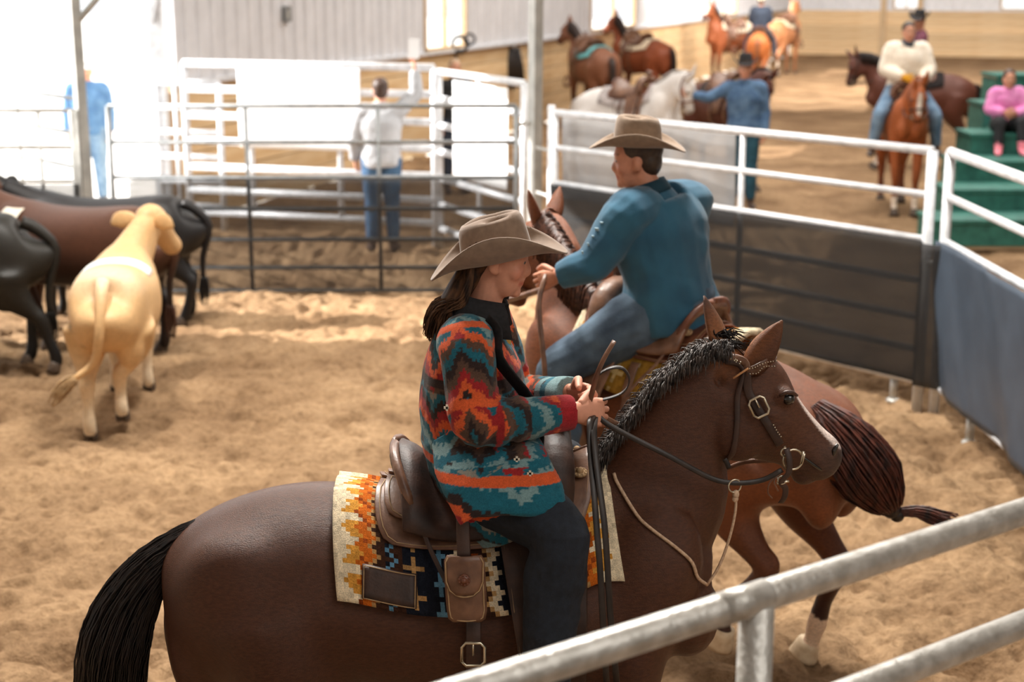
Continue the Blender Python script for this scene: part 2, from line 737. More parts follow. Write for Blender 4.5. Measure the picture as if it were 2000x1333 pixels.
DOOR0 = W0 - UX * 6.2
shell('wall_door_side', 'plain side wall before the big door', DOOR0[:2], (W0 - UX * 28)[:2], 0, 9.4)
shell('wall_lintel', 'plain wall above the big door', DOOR0[:2] - VX[:2] * .1, W0[:2] - VX[:2] * .1, 4.6, 9.4)
shell('wall_upper', 'plain wall above the ribbed metal', W0[:2] - VX[:2] * .15, CORNER[:2] - VX[:2] * .15, 6.2, 9.4)
shell('wall_upper_back', 'plain gable above the ribbed metal end wall', CORNER[:2], (CORNER + VX * 29)[:2], 6.2, 9.4)
shell('wall_right', 'plain long wall on the far right', (CORNER + VX * 29)[:2], (W0 - UX * 28 + VX * 29)[:2], 0, 9.4)
shell('wall_front', 'plain end wall behind the stands', (W0 - UX * 28)[:2], (W0 - UX * 28 + VX * 29)[:2], 0, 9.4)
rc = W0 + UX * (TEND - 28) / 2 + VX * 14.5
q = part('ceiling', box((0, 0, 0), (TEND + 30, 31, 0.2)), M_PLAINWALL, smooth=False)
q.location = (rc[0], rc[1], 9.5)
q.rotation_euler = (0, 0, math.atan2(UX[1], UX[0]))
tag(q, 'pale roof lining of the hall', None, kind='structure')


# ---------------------------------------------------------------- fences
def panel(name, label, cat, a, b, zs, uprights=(0, 1), r=0.022, m=M_STEEL, legs=0.0, ur=None, group=None, tops=None, zlo=None, posts_r=None):
    """livestock panel from ground point a to b; rails at heights zs, uprights at fractions; every pipe its own part"""
    a, b = np.array((a[0], a[1], 0.0)), np.array((b[0], b[1], 0.0))
    root = empty(name, tuple((a + b) / 2))
    tag(root, label, cat, group)
    o = (a + b) / 2
    ur = ur or r
    for k, z in enumerate(zs):
        pipe('rail', a - o + (0, 0, z), b - o + (0, 0, z), r * (1.25 if k == 0 and tops else 1), m, root)
    for f in uprights:
        p = a + (b - a) * f - o
        end = f in (0, 1)
        lo = zs[-1] if zlo is None else zlo
        pipe('upright', p + (0, 0, lo if not end or not legs else -0.03), p + (0, 0, zs[0]), (posts_r or ur) if end else ur * 0.8, m, root)
    return root


def cloth(name, label, cat, a, b, z0, z1, m, off=0.03, amp=0.02, nu=60, nv=16, seed=0.0, sag=0.0):
    """hung sheet with small folds between ground points a and b"""
    a, b = np.array((a[0], a[1], 0.0)), np.array((b[0], b[1], 0.0))
    d = unit(b - a)
    nrm = np.array((d[1], -d[0], 0))
    ln = np.linalg.norm(b - a)
    u = np.linspace(0, ln, nu)
    v = np.linspace(z0, z1, nv)
    U, W = np.meshgrid(u, v)
    q = np.stack([U.ravel() * 1.0 + seed, W.ravel() * 1.0, np.full(U.size, seed)], 1)
    t = (W.ravel() - z0) / (z1 - z0)
    q2 = q.copy()
    q2[:, 0] += 0.6 * q2[:, 1]
    dis = amp * (vnoise(q2 * (2.2, 0.7, 1), 1.0) + 0.5 * vnoise(q2 * (5, 1.3, 1) + 7, 1.0)) * (1 - 0.5 * t)
    zz = W.ravel() - sag * np.sin(np.pi * np.clip((U.ravel() / ln * 5) % 1, 0, 1)) * (t > 0.99)
    V = a + np.outer(U.ravel(), d) + np.outer(off + dis, nrm)
    V[:, 2] = zz
    F = [(j * nu + i, j * nu + i + 1, (j + 1) * nu + i + 1, (j + 1) * nu + i) for j in range(nv - 1) for i in range(nu - 1)]
    o = obj(name, mesh_from(V - (a + b) / 2, F), m)
    o.location = tuple((a + b) / 2)
    sd = o.modifiers.new('thickness', 'SOLIDIFY')
    sd.thickness = 0.002
    tag(o, label, cat)
    return o


GZ = [1.705, 1.381, 1.063, 0.778, 0.496, 0.235, 0.02]
GY = 13.85
g0, g1 = P(222, 400, GY), P(1008, 400, GY)
panel('livestock_gate', 'long pipe gate with dark netting below, between the two steel posts', 'gate', g0, g1, GZ,
      (0, 0.337, 0.661, 1), r=0.020, m=M_DARKPIPE, ur=0.024)
cloth('shade_netting', 'dark see-through netting tied across the lower half of the long pipe gate', 'netting', P(232, 0, GY), P(1003, 0, GY), 0.02, 1.06, M_SCREEN2, off=0.03, amp=0.008)

# steel building posts at the gate
q = empty('steel_post', (P(172, 400, 13.95).x, 13.95, 0))
tag(q, 'grey steel post with a diagonal brace at the left of the long gate', 'post')
pipe('post_shaft', (0, 0, 0), (-0.02, 0, 4.5), 0.062, M_COLUMN, q, sq=True)
pipe('brace', (0.02, 0, 2.45), (0.62, 0, 3.1), 0.03, M_COLUMN, q, sq=True)
q = empty('steel_post', (P(1044, 400, 13.95).x, 13.95, 0))
tag(q, 'grey steel post rising at the right end of the long gate', 'post')
pipe('post_shaft', (0, 0, 0), (0.01, 0, 4.5), 0.066, M_COLUMN, q, sq=True)
pipe('gate_hinge', (-0.16, 0, 1.52), (-0.02, 0, 1.56), 0.018, M_STEEL, q)
q = empty('hinge_post', (P(1076, 400, 13.4).x, 13.4, 0))
tag(q, 'short white-lit pipe post beside the right steel post', 'post')
pipe('post_shaft', (0, 0, 0), (0, 0, 1.75), 0.032, M_STEELW, q)
pipe('hinge', (-0.12, 0.3, 0.95), (0, 0, 0.95), 0.014, M_STEEL, q)
pipe('hinge', (-0.12, 0.3, 1.35), (0, 0, 1.35), 0.014, M_STEEL, q)

# left panels
a0, a1 = P(-420, 0, 13.9), P(133, 0, 13.9)
panel('corral_panel', 'grey pipe panel at the left edge, ending beside the left steel post', 'fence panel', a0, a1, [1.66, 1.33, 1.02, 0.72, 0.42, 0.12], (0, 0.45, 0.865, 1), r=0.018, ur=0.022, legs=1)
cloth('shade_netting', 'dark netting on the lower rails of the left edge panel', 'netting', a0, a1, 0.1, 1.0, M_SCREEN2, off=0.03, amp=0.008, seed=3)
q = empty('hinge_post', (P(151, 400, 13.9).x, 13.9, 0))
tag(q, 'thin pipe upright between the left panel and the left steel post', 'post')
pipe('post_shaft', (0, 0, 0), (0, 0, 1.66), 0.026, M_STEEL, q)
pipe('hinge', (0, 0, 0.62), (0.12, 0, 0.62), 0.012, M_STEEL, q)
panel('corral_panel', 'thin pipe panel running back into the glare behind the left edge panel', 'fence panel', P(138, 0, 14.2), P(-330, 0, 19.5), [1.74, 1.42, 1.1, 0.8, 0.5, 0.2], (0, 0.2, 0.5, 1), r=0.018, m=M_DARKPIPE, legs=1)

# sunlit white panels stored behind the gate
pc0, pc1 = P(352, 0, 17.2), P(846, 0, 16.3)
SPZ = [1.90, 1.62, 1.33, 1.05, 0.76, 0.5, 0.25]
panel('pipe_fence', 'tall white pipe panel glaring in the daylight behind the long gate', 'fence panel', pc0, pc1, SPZ, (0, 0.27, 0.63, 1), r=0.042, m=M_STEELW, ur=0.04, legs=1)
cloth('white_sheet', 'white vinyl sheet stretched over the upper rails of the white panel', 'banner', P(462, 0, 17.0), P(704, 0, 16.55), 1.0, 1.88, mat('white vinyl', L(236, 238, 240), L(246, 247, 248), rough=0.4), off=0.06, amp=0.01)
pd0, pd1 = P(856, 0, 16.3), P(1024, 0, 14.5)
panel('pipe_fence', 'second white panel angling from the tall one towards the right steel post', 'fence panel', pd0, pd1, [1.86, 1.58, 1.3, 1.02, 0.74, 0.46, 0.2], (0, 0.5, 1), r=0.036, m=M_STEELW, ur=0.034, legs=1)
cloth('white_sheet', 'white vinyl sheet on the angled second panel', 'banner', P(892, 0, 15.85), P(1000, 0, 14.75), 0.82, 1.8, MATS['white vinyl'], off=0.05, amp=0.012, seed=5)
panel('pipe_fence', 'white panel far left behind the tall white panel against the door jamb', 'fence panel', P(296, 0, 17.7), P(420, 0, 17.45), [1.66, 1.38, 1.1, 0.82, 0.54, 0.26], (0, 0.3, 1), r=0.036, m=M_STEELW, legs=1)
q = empty('door_jamb', (P(303, 0, 17.8).x, 17.8, 0))
tag(q, 'white door jamb at the edge of the bright doorway', 'door frame')
part('jamb_board', box((0, 0, 2.3), (0.16, 0.2, 4.6)), M_STEELW, q, smooth=False)
part('door_handle', box((0.03, -0.16, 2.55), (0.06, 0.1, 0.5), rotm('Y', 0.25)), M_STEELW, q, smooth=False)

# right-hand fence
AZ = [1.735, 1.445, 1.15, 0.87, 0.62, 0.4, 0.185]
fa0, fa1 = P(1082, 300, 12.85), P(1822, 300, 10.0)
panel('corral_panel', 'silver pipe panel behind the teal rider, shade cloth on its lower rails', 'fence panel', fa0, fa1, AZ, (0, 0.56, 1), r=0.024, m=M_STEELW, ur=0.028, legs=1, tops=True, posts_r=0.036)
cloth('shade_cloth', 'black shade cloth along the silver panel behind the teal rider', 'shade cloth', fa0, fa1, 0.19, 1.14, M_SCREEN, off=0.04, amp=0.022, nu=90, nv=20)
cloth('plastic_film', 'grey translucent plastic film over the upper rails left of the teal rider', 'plastic sheet', P(1088, 0, 12.9), P(1436, 0, 11.45), 1.0, 1.70, M_FILM, off=-0.06, amp=0.05, nu=70, nv=26, seed=11)
fb0, fb1 = (2.83, 9.92), (2.96, 5.2)
panel('corral_panel', 'silver pipe panel at the right edge coming towards the near rail', 'fence panel', fb0, fb1, AZ, (0, 0.36, 0.7, 1), r=0.026, m=M_STEELW, ur=0.034, legs=1, tops=True)
cloth('shade_cloth', 'blue-grey shade cloth on the right edge panel', 'shade cloth', fb0, fb1, 0.185, 1.16, M_SCREENB, off=0.06, amp=0.05, nu=110, nv=22, seed=4)
q = empty('hinge_post', (2.80, 9.96, 0))
tag(q, 'pair of corner pipes where the two silver panels meet', 'post')
pipe('post_shaft', (0.035, -0.02, 0), (0.035, -0.02, 1.15), 0.03, M_STEELW, q)
pipe('latch_pin', (-0.06, 0, 1.0), (0.06, 0, 1.0), 0.016, M_STEEL, q)
cloth('shade_cloth', 'narrow bunched fold of black cloth at the corner of the two silver panels', 'shade cloth', (2.70, 9.94), (2.86, 9.80), 0.18, 1.14, M_SCREEN, off=0.06, amp=0.04, nu=24, nv=22, seed=8)
for k, (x, y) in enumerate([(2.62, 10.18), (2.86, 9.2)]):
    q = empty('panel_leg', (x, y, 0))
    tag(q, ['short pipe leg under the black shade cloth near the corner', 'short pipe leg under the blue-grey shade cloth near the corner'][k], 'fence leg')
    pipe('leg_pipe', (0, 0, -0.02), (0, 0, 0.2), 0.027, M_STEEL, q)
    part('leg_foot', blob((0, 0, 0), (0.05, 0.05, 0.02)), M_STEEL, q)

# near rail, right in front of the camera
M_NEAR = mat('near galvanised pipe', L(168, 165, 158), L(200, 198, 192), rough=0.36, metal=0.5, scale=30, bump=0.3, bscale=70)
r0, r1 = np.array((-0.062, 2.128, 0)), np.array((1.028, 2.92, 0))
rd = r1 - r0
na, nb = r0 - rd * 0.9, r0 + rd * 1.9
NR = empty('near_fence', (0.424, 2.482, 0))
tag(NR, 'thick galvanised pipe fence running up the lower right corner', 'fence')
o = np.array((0.424, 2.482, 0))
for z in (1.80, 1.55, 1.25, 0.95, 0.6, 0.25):
    pipe('rail', na - o + (0, 0, z), nb - o + (0, 0, z), 0.0275, M_NEAR, NR, n=24)
for f in (-0.5, 0.446, 1.45):
    p = r0 + rd * f - o
    q = pipe('upright', p + (0, 0, 0), p + (0, 0, 1.79), 0.031, M_NEAR, NR, n=24)
    dd = unit(rd)
    pipe('weld_sleeve', p + dd * -0.09 + (0, 0, 1.80), p + dd * 0.02 + (0, 0, 1.80), 0.0295, M_NEAR, q, n=24)

# ---------------------------------------------------------------- green stands
tiers = [(0.30, 16.1, 1833), (0.53, 16.8, 1858), (0.76, 17.5, 1872), (1.00, 18.2, 1896), (1.30, 18.9, 1916), (1.60, 19.6, 1938)]
bl = empty('bleacher', (6.5, 17.8, 0))
tag(bl, 'green painted stepped wooden stand beside the right fence', 'bleacher')
for k, (z, y, px) in enumerate(tiers):
    x0 = P(px, 300, y).x
    x1 = x0 + 3.4
    w = x1 - x0
    part('riser_board', box(((x0 + x1) / 2 - 6.5, y + 0.02 - 17.8, z - 0.14), (w, 0.035, 0.24)), M_GREEN, bl, smooth=False)
    part('tread_board', box(((x0 + x1) / 2 - 6.5, y + 0.32 - 17.8, z), (w + 0.04, 0.68, 0.04)), M_GREEN, bl, smooth=False)
    part('end_board', box((x0 + 0.02 - 6.5, y + 0.34 - 17.8, z / 2 - 0.02), (0.04, 0.62, z - 0.04)), M_GREEN, bl, smooth=False)
    if k == 0:
        part('base_board', box(((x0 + x1) / 2 - 6.5, y + 0.05 - 17.8, 0.05), (w, 0.05, 0.1)), M_RAWWOOD, bl, smooth=False)
    else:
        part('nosing_strip', box(((x0 + x1) / 2 - 6.5 + 0.1, y - 0.005 - 17.8, z - 0.012), (w - 0.3, 0.02, 0.02)), M_RAWWOOD, bl, smooth=False)
# ---------------------------------------------------------------- horses
# trunk sections: x, top, bottom, half width, narrowing of the top
TR = np.array([
    (-1.015, 1.10, 0.97, 0.05, 0.0),
    (-0.985, 1.19, 0.88, 0.13, 0.0),
    (-0.90, 1.292, 0.83, 0.215, 0.05),
    (-0.76, 1.378, 0.82, 0.265, 0.10),
    (-0.60, 1.424, 0.82, 0.280, 0.14),
    (-0.45, 1.420, 0.80, 0.272, 0.16),
    (-0.25, 1.385, 0.765, 0.285, 0.16),
    (-0.02, 1.395, 0.745, 0.285, 0.22),
    (0.15, 1.455, 0.755, 0.255, 0.36),
    (0.26, 1.490, 0.78, 0.225, 0.45),
    (0.38, 1.44, 0.83, 0.205, 0.35),
    (0.49, 1.35, 0.90, 0.175, 0.2),
    (0.565, 1.23, 1.00, 0.10, 0.0)])
TRS = spline(TR, 6)


def trunk_pt(x, phi, off=0.0, zs=1.0):
    """point on the trunk at x; phi 0 = spine, positive towards the left side"""
    zt, zb, hw, tp = [np.interp(x, TRS[:, 0], TRS[:, k]) for k in (1, 2, 3, 4)]
    zc, rz = (zt + zb) / 2, (zt - zb) / 2
    s, c = math.sin(phi), math.cos(phi)
    y = (hw + off) * s * (1 - tp * max(0, c))
    return np.array((x, y, zc + (rz + off) * c))


NECK = [((0.20, 0, 1.16), 0.30, 0.165), ((0.40, 0, 1.365), 0.222, 0.125), ((0.462, 0, 1.53), 0.168, 0.098), ((0.525, 0, 1.635), 0.14, 0.085), ((0.60, 0, 1.70), 0.128, 0.08)]
HEAD = [((0.575, 0, 1.715), 0.115, 0.06), ((0.62, 0, 1.685), 0.158, 0.083), ((0.675, 0, 1.648), 0.155, 0.094), ((0.735, 0, 1.605), 0.118, 0.090),
        ((0.795, 0, 1.565), 0.090, 0.066), ((0.845, 0, 1.530), 0.076, 0.054), ((0.885, 0, 1.503), 0.070, 0.055), ((0.912, 0, 1.485), 0.056, 0.050), ((0.928, 0, 1.475), 0.028, 0.03)]
POLL = np.array((0.60, 0, 1.74))
NBASE = np.array((0.28, 0, 1.25))


class Pose:
    """bends the neck about its base and the head about the poll"""

    def __init__(self, npitch=0, nyaw=0, hpitch=0, hyaw=0):
        self.n, self.y, self.hp, self.hy = npitch, nyaw, hpitch, hyaw

    def neck(self, p, w=1.0):
        p = np.asarray(p, float)
        R = rotm('Z', self.y * w) @ rotm('Y', -self.n * w)
        return NBASE + R @ (p - NBASE)

    def neck_dir(self, d, w=1.0):
        return rotm('Z', self.y * w) @ rotm('Y', -self.n * w) @ np.asarray(d, float)

    def head(self, p):
        p = np.asarray(p, float)
        R = rotm('Z', self.hy) @ rotm('Y', -self.hp)
        return self.neck(POLL + R @ (p - POLL))

    def head_dir(self, d):
        return self.neck_dir(rotm('Z', self.hy) @ rotm('Y', -self.hp) @ np.asarray(d, float))


def leg_parts(js, rs):
    """js joints top to bottom, rs radii"""
    return loft(js, rs, side=(0, 1, 0), n=12, sub=4)


FORE = [(0.36, 0.10, 1.10), (0.335, 0.135, 0.92), (0.345, 0.135, 0.72), (0.365, 0.125, 0.47), (0.362, 0.12, 0.42), (0.362, 0.12, 0.30), (0.362, 0.12, 0.19), (0.385, 0.12, 0.10), (0.41, 0.12, 0.05)]
FORER = [0.13, 0.105, 0.070, 0.050, 0.046, 0.033, 0.041, 0.035, 0.046]
HIND = [(-0.70, 0.13, 1.10), (-0.66, 0.155, 0.92), (-0.70, 0.155, 0.76), (-0.81, 0.14, 0.60), (-0.875, 0.13, 0.50), (-0.865, 0.13, 0.42), (-0.855, 0.13, 0.30), (-0.85, 0.13, 0.19), (-0.825, 0.13, 0.10), (-0.80, 0.13, 0.05)]
HINDR = [0.20, 0.165, 0.115, 0.066, 0.056, 0.047, 0.037, 0.043, 0.036, 0.047]


def hoof_part(p, fwd, s=1.0):
    f = unit((fwd[0], fwd[1], 0))
    p = np.array(p)
    sd = (-f[1], f[0], 0)
    return loft([p + f * 0.028 * s + (0, 0, -0.052), p + f * 0.016 * s + (0, 0, -0.02), p + f * 0.0 + (0, 0, 0.03)],
                np.array([0.062, 0.056, 0.046]) * s, np.array([0.068, 0.060, 0.047]) * s, side=sd, n=14, sub=2)


def coat(P_, base, dark, pts=None, legs_dark=0.5, muzzle=None, noise=0.10, seed=0.0):
    c = np.tile(np.array(base), (len(P_), 1))
    c *= (1 + noise * vnoise(P_ + seed, 3.1) + 0.5 * noise * vnoise(P_ + seed, 11))[:, None]
    if legs_dark:
        z0, z1 = legs_dark
        t = np.clip((z1 - P_[:, 2]) / (z1 - z0), 0, 1)[:, None]
        c = c * (1 - t) + np.array(dark) * t
    return c


def blend(c, w, col):
    w = np.clip(w, 0, 1)[:, None]
    return c * (1 - w) + np.array(col) * w


def seg_dist(P_, a, b):
    a, b = np.array(tuple(a), float), np.array(tuple(b), float)
    d = b - a
    t = np.clip(((P_ - a) @ d) / (d @ d), 0, 1)
    return np.linalg.norm(P_ - a - np.outer(t, d), axis=1), t


M_COAT = mat('horse coat', (1, 1, 1), (1, 1, 1), rough=0.43, scale=120, vcol=True, vmix=0.20, bump=0.35, bscale=420, sheen=0.0, spec=0.30, stretch=(0.5, 1, 1.6))
M_COATFAR = mat('horse coat far', (1, 1, 1), (1, 1, 1), rough=0.5, scale=40, vcol=True, vmix=0.08, spec=0.3)
M_EYE = mat('dark eye', L(14, 9, 7), rough=0.08, coat=1.0)
M_HOOF = mat('hoof horn', L(62, 50, 42), L(92, 76, 62), rough=0.6, scale=30)
M_HOOFL = mat('pale hoof horn', L(186, 160, 128), L(206, 184, 152), rough=0.6, scale=30)


def hair_mat(name, c1, c2):
    return mat(name, c1, c2, rough=0.45, scale=60, spec=0.4)


def soften(me, voxel, reach=0.036):
    """melts muscle masses into the trunk and neck; the head and the lower legs stay crisp"""
    C = coords(me)
    ed = np.empty(len(me.edges) * 2, int)
    me.edges.foreach_get('vertices', ed)
    ed = ed.reshape(-1, 2)
    w = np.clip((0.50 - C[:, 0]) / 0.12, 0, 1) * np.clip((C[:, 2] - 0.55) / 0.25, 0, 1)
    deg = np.bincount(ed.ravel(), minlength=len(C)).astype(float)[:, None]
    it = int(min(80, 3.3 * (reach / voxel) ** 2))
    for k in range(it):
        a = np.stack([np.bincount(ed[:, 0], C[ed[:, 1], q], len(C)) + np.bincount(ed[:, 1], C[ed[:, 0], q], len(C)) for q in range(3)], 1) / deg
        f = 0.6
        C = C + (a - C) * (w * f)[:, None]
    set_coords(me, C)


def drop_scale(x, d):
    w = np.clip((0.0 - x) / 0.9, 0, 1)
    return 1 - d * w * w * (3 - 2 * w)


def build_horse(label, loc, rz, base, dark, mane_cols, group=None, pose=None, voxel=0.018, fore=None, hind=None, legs_dark=(0.35, 0.75),
                blaze=None, socks=(), scale=1.0, sag=0.0, mane=True, tail=True, coatm=None, extra_paint=None, name='horse', eye_r=0.017, tailc=None,
                ears=None, noise=0.10, muzzle=None, hoofm=None, rump_drop=0.0):
    pose = pose or Pose()
    root = empty(name, loc, rz)
    root.scale = (scale,) * 3
    tag(root, label, 'horse', group)
    parts = []
    cs = [((x), (zt + zb) / 2, (zt - zb) / 2, hw, tp) for x, zt, zb, hw, tp in TR]
    parts.append(loft([(c[0], 0, c[1]) for c in cs], [c[3] for c in cs], [c[2] for c in cs], side=(0, 1, 0), n=24, sub=4, taper=[c[4] for c in cs]))
    ws = [0, 0.35, 0.8, 1, 1]
    parts.append(loft([pose.neck(p, w) for (p, a, b), w in zip(NECK, ws)], [b for p, a, b in NECK], [a for p, a, b in NECK],
                      side=[pose.neck_dir((0, 1, 0), w) for w in ws], n=18, sub=4))
    hy = pose.head_dir((0, 1, 0))
    parts.append(loft([pose.neck((0.40, 0, 1.66), 0.8), pose.neck((0.50, 0, 1.745)), pose.neck((0.58, 0, 1.785)), pose.neck((0.645, 0, 1.775))], [0.05, 0.052, 0.056, 0.045], side=pose.neck_dir((0, 1, 0)), n=12))
    parts.append(loft([pose.head(p) for p, a, b in HEAD], [b for p, a, b in HEAD], [a for p, a, b in HEAD], side=hy, n=18, sub=3, power=0.9))
    H = pose.head
    parts.append(blob(H((0.838, 0, 1.455)), (0.04, 0.034, 0.033)))
    parts.append(loft([H((0.79, 0, 1.495)), H((0.85, 0, 1.462)), H((0.875, 0, 1.455))], [0.03, 0.034, 0.02], side=hy, n=10))
    for s in (1, -1):
        parts.append(blob(H((0.752, s * 0.066, 1.705)), (0.036, 0.03, 0.03)))
        parts.append(blob(H((0.64, s * 0.06, 1.60)), (0.085, 0.036, 0.09)))
        parts.append(blob(H((0.905, s * 0.036, 1.522)), (0.026, 0.022, 0.03)))
        parts.append(loft([H((0.80, s * 0.055, 1.60)), H((0.72, s * 0.078, 1.66))], [0.012, 0.02], side=hy, n=8, sub=2))
        parts.append(blob((0.37, s * 0.125, 1.17), (0.16, 0.10, 0.25), rotm('Y', 0.35)))
        parts.append(blob((0.50, s * 0.085, 1.06), (0.10, 0.085, 0.13)))
        parts.append(blob((-0.74, s * 0.135, 1.10), (0.235, 0.145, 0.25), rotm('Y', -0.35)))
        parts.append(blob((-0.60, s * 0.165, 0.93), (0.13, 0.10, 0.16)))
        parts.append(blob((-0.90, s * 0.09, 0.98), (0.10, 0.10, 0.22)))
    fj, hj = {}, {}
    for s, k in ((1, 'L'), (-1, 'R')):
        f = (fore or {}).get(k) or FORE
        h = (hind or {}).get(k) or HIND
        f = [(p[0], s * abs(p[1]), p[2]) for p in f]
        h = [(p[0], s * abs(p[1]), p[2]) for p in h]
        fj[k], hj[k] = f, h
        parts.append(leg_parts(f, FORER))
        parts.append(leg_parts(h, HINDR))
        parts.append(blob(f[3], (0.050, 0.046, 0.055)))
        parts.append(blob((np.array(h[4]) + (-0.012, 0, 0.02)), (0.05, 0.036, 0.06)))
    me = remesh(parts, voxel, 4)
    soften(me, voxel)
    if rump_drop:
        C = coords(me)
        C[:, 2] *= drop_scale(C[:, 0], rump_drop)
        set_coords(me, C)
    # ears and nostril rims join the body mesh
    ex = []
    es = ears or {1: ((0.612, 0.058, 1.805), (0.552, 0.085, 1.965), (1, 0.3, 0.2)), -1: ((0.655, -0.055, 1.795), (0.695, -0.075, 1.955), (0.6, -0.8, 0))}
    for s, (b, t, face) in es.items():
        b, t = np.array(b), np.array(t)
        ax = t - b
        fc = unit(np.array(face) - unit(ax) * np.dot(face, unit(ax)))
        sdv = unit(np.cross(ax, fc))
        ex.append(loft([H(b - ax * 0.12), H(b + ax * 0.15), H(b + ax * 0.42), H(b + ax * 0.75), H(t)], [0.030, 0.040, 0.039, 0.023, 0.003],
                       [0.024, 0.024, 0.019, 0.011, 0.002], side=pose.head_dir(sdv), n=12, sub=3))
    me, nb = append_to(me, ex)
    C = coords(me)
    col = coat(C, base, dark, legs_dark=legs_dark, noise=noise, seed=loc[0])
    dm, _ = seg_dist(C, H((0.87, 0, 1.50)), H((0.93, 0, 1.48)))
    mz = np.array(dark) * 0.8 if muzzle is None else np.array(muzzle)
    col = blend(col, (0.13 - dm) / 0.09 * 0.75, mz)
    if blaze:
        a, b, r = blaze
        d, _ = seg_dist(C, H(a), H(b))
        col = blend(col, (r - d) / 0.012, L(232, 222, 212))
    for (k, which, zt) in socks:
        pts = np.array((fj if which == 'f' else hj)[k])
        near = np.min(np.linalg.norm(C[:, None, :2] - pts[None, 3:, :2], axis=2), axis=1) < 0.16
        col = np.where((near & (C[:, 2] < zt))[:, None], np.array(L(222, 206, 188)), col)
    for s in (1, -1):
        d = np.linalg.norm(C - H((0.927, s * 0.046, 1.520)), axis=1)
        col = blend(col, (0.020 - d) / 0.008, L(20, 14, 12))
    if extra_paint:
        col = extra_paint(C, col, H)
    paint(me, col)
    body = obj('body', me, coatm or M_COATFAR, root)
    for s in (1, -1):
        part('eye', blob(H((0.768, s * 0.083, 1.702)), eye_r), M_EYE, root)
    for k in 'LR':
        for js in (fj[k], hj[k]):
            fw = (1, 0, 0)
            hm = hoofm or M_HOOF
            part('hoof', hoof_part((js[-1][0], js[-1][1], js[-1][2] + 0.0), fw), hm, root)
    hm = hair_mat('hair ' + label, *mane_cols)
    if mane:
        cv = []
        for i in range(90):
            t = i / 89
            w = 0.25 + 0.75 * t
            crest = spline([(0.20, 0, 1.50), (0.30, 0, 1.60), (0.385, 0, 1.70), (0.47, 0, 1.775), (0.575, 0, 1.835)], 8)
            k = t * (len(crest) - 1)
            p = crest[int(k)] + (crest[min(int(k) + 1, len(crest) - 1)] - crest[int(k)]) * (k % 1)
            sd = random.choice((-1, -1, 1)) if mane == 'both' else mane if isinstance(mane, int) and mane in (-1,) else 1
            ln = 0.16 + 0.05 * random.random()
            pts = []
            for q in range(5):
                u = q / 4
                pts.append(pose.neck(p + np.array((0.01 * u + random.uniform(-.008, .008), sd * (0.01 + 0.095 * u ** 0.6), 0.03 * math.sin(u * 2.5) - ln * u * u)), min(1, w)))
            cv.append(pts)
        for i in range(16):
            p = np.array((0.62, random.uniform(-.03, .03), 1.825))
            cv.append([H(p + np.array((0.05 * u + 0.03 * u * u, 0.01 * u, 0.03 * u - 0.12 * u * u))) for u in (0, .3, .6, 1)])
        V, F = strands(cv, 0.012, 0.003)
        obj('mane', mesh_from(V, F), hm, root)
    if tail:
        tp = tail if isinstance(tail, list) else [(-0.975, 0, 1.245), (-1.06, 0, 1.17), (-1.09, 0, 0.95), (-1.09, 0, 0.65), (-1.07, 0, 0.38)]
        cv = tail_curves(tp, 70, 0.055)
        V, F = strands(cv, 0.014, 0.004)
        obj('tail', mesh_from(V, F), tailc or hm, root)
    root['_j'] = 1
    del root['_j']
    return root, body, pose


def tail_curves(path, n, spread, seed=1, widen=None):
    rnd = random.Random(seed)
    P_ = spline(path, 4)
    m = len(P_)
    cv = []
    tgs = np.array([unit(P_[min(j + 1, m - 1)] - P_[max(j - 1, 0)]) for j in range(m)])
    ref = np.eye(3)[int(np.argmin(np.abs(tgs).max(0)))] + 0.01
    widen = widen or (lambda t: math.sin(math.pi * min(1, 0.15 + t * 0.75)) ** 0.8)
    for i in range(n):
        a = rnd.uniform(0, 2 * math.pi)
        r = math.sqrt(rnd.random())
        ln = rnd.uniform(0.75, 1.0)
        k = max(4, int(m * ln))
        pts = []
        for j in range(k):
            t = j / (m - 1)
            tg = unit(P_[min(j + 1, m - 1)] - P_[max(j - 1, 0)])
            s = unit(np.cross(tg, ref))
            u = np.cross(tg, s)
            w = spread * widen(t) * r
            pts.append(P_[j] + (s * math.cos(a) + u * math.sin(a)) * w + np.array((rnd.uniform(-1, 1), rnd.uniform(-1, 1), rnd.uniform(-1, 1))) * 0.003)
        cv.append(pts)
    return cv


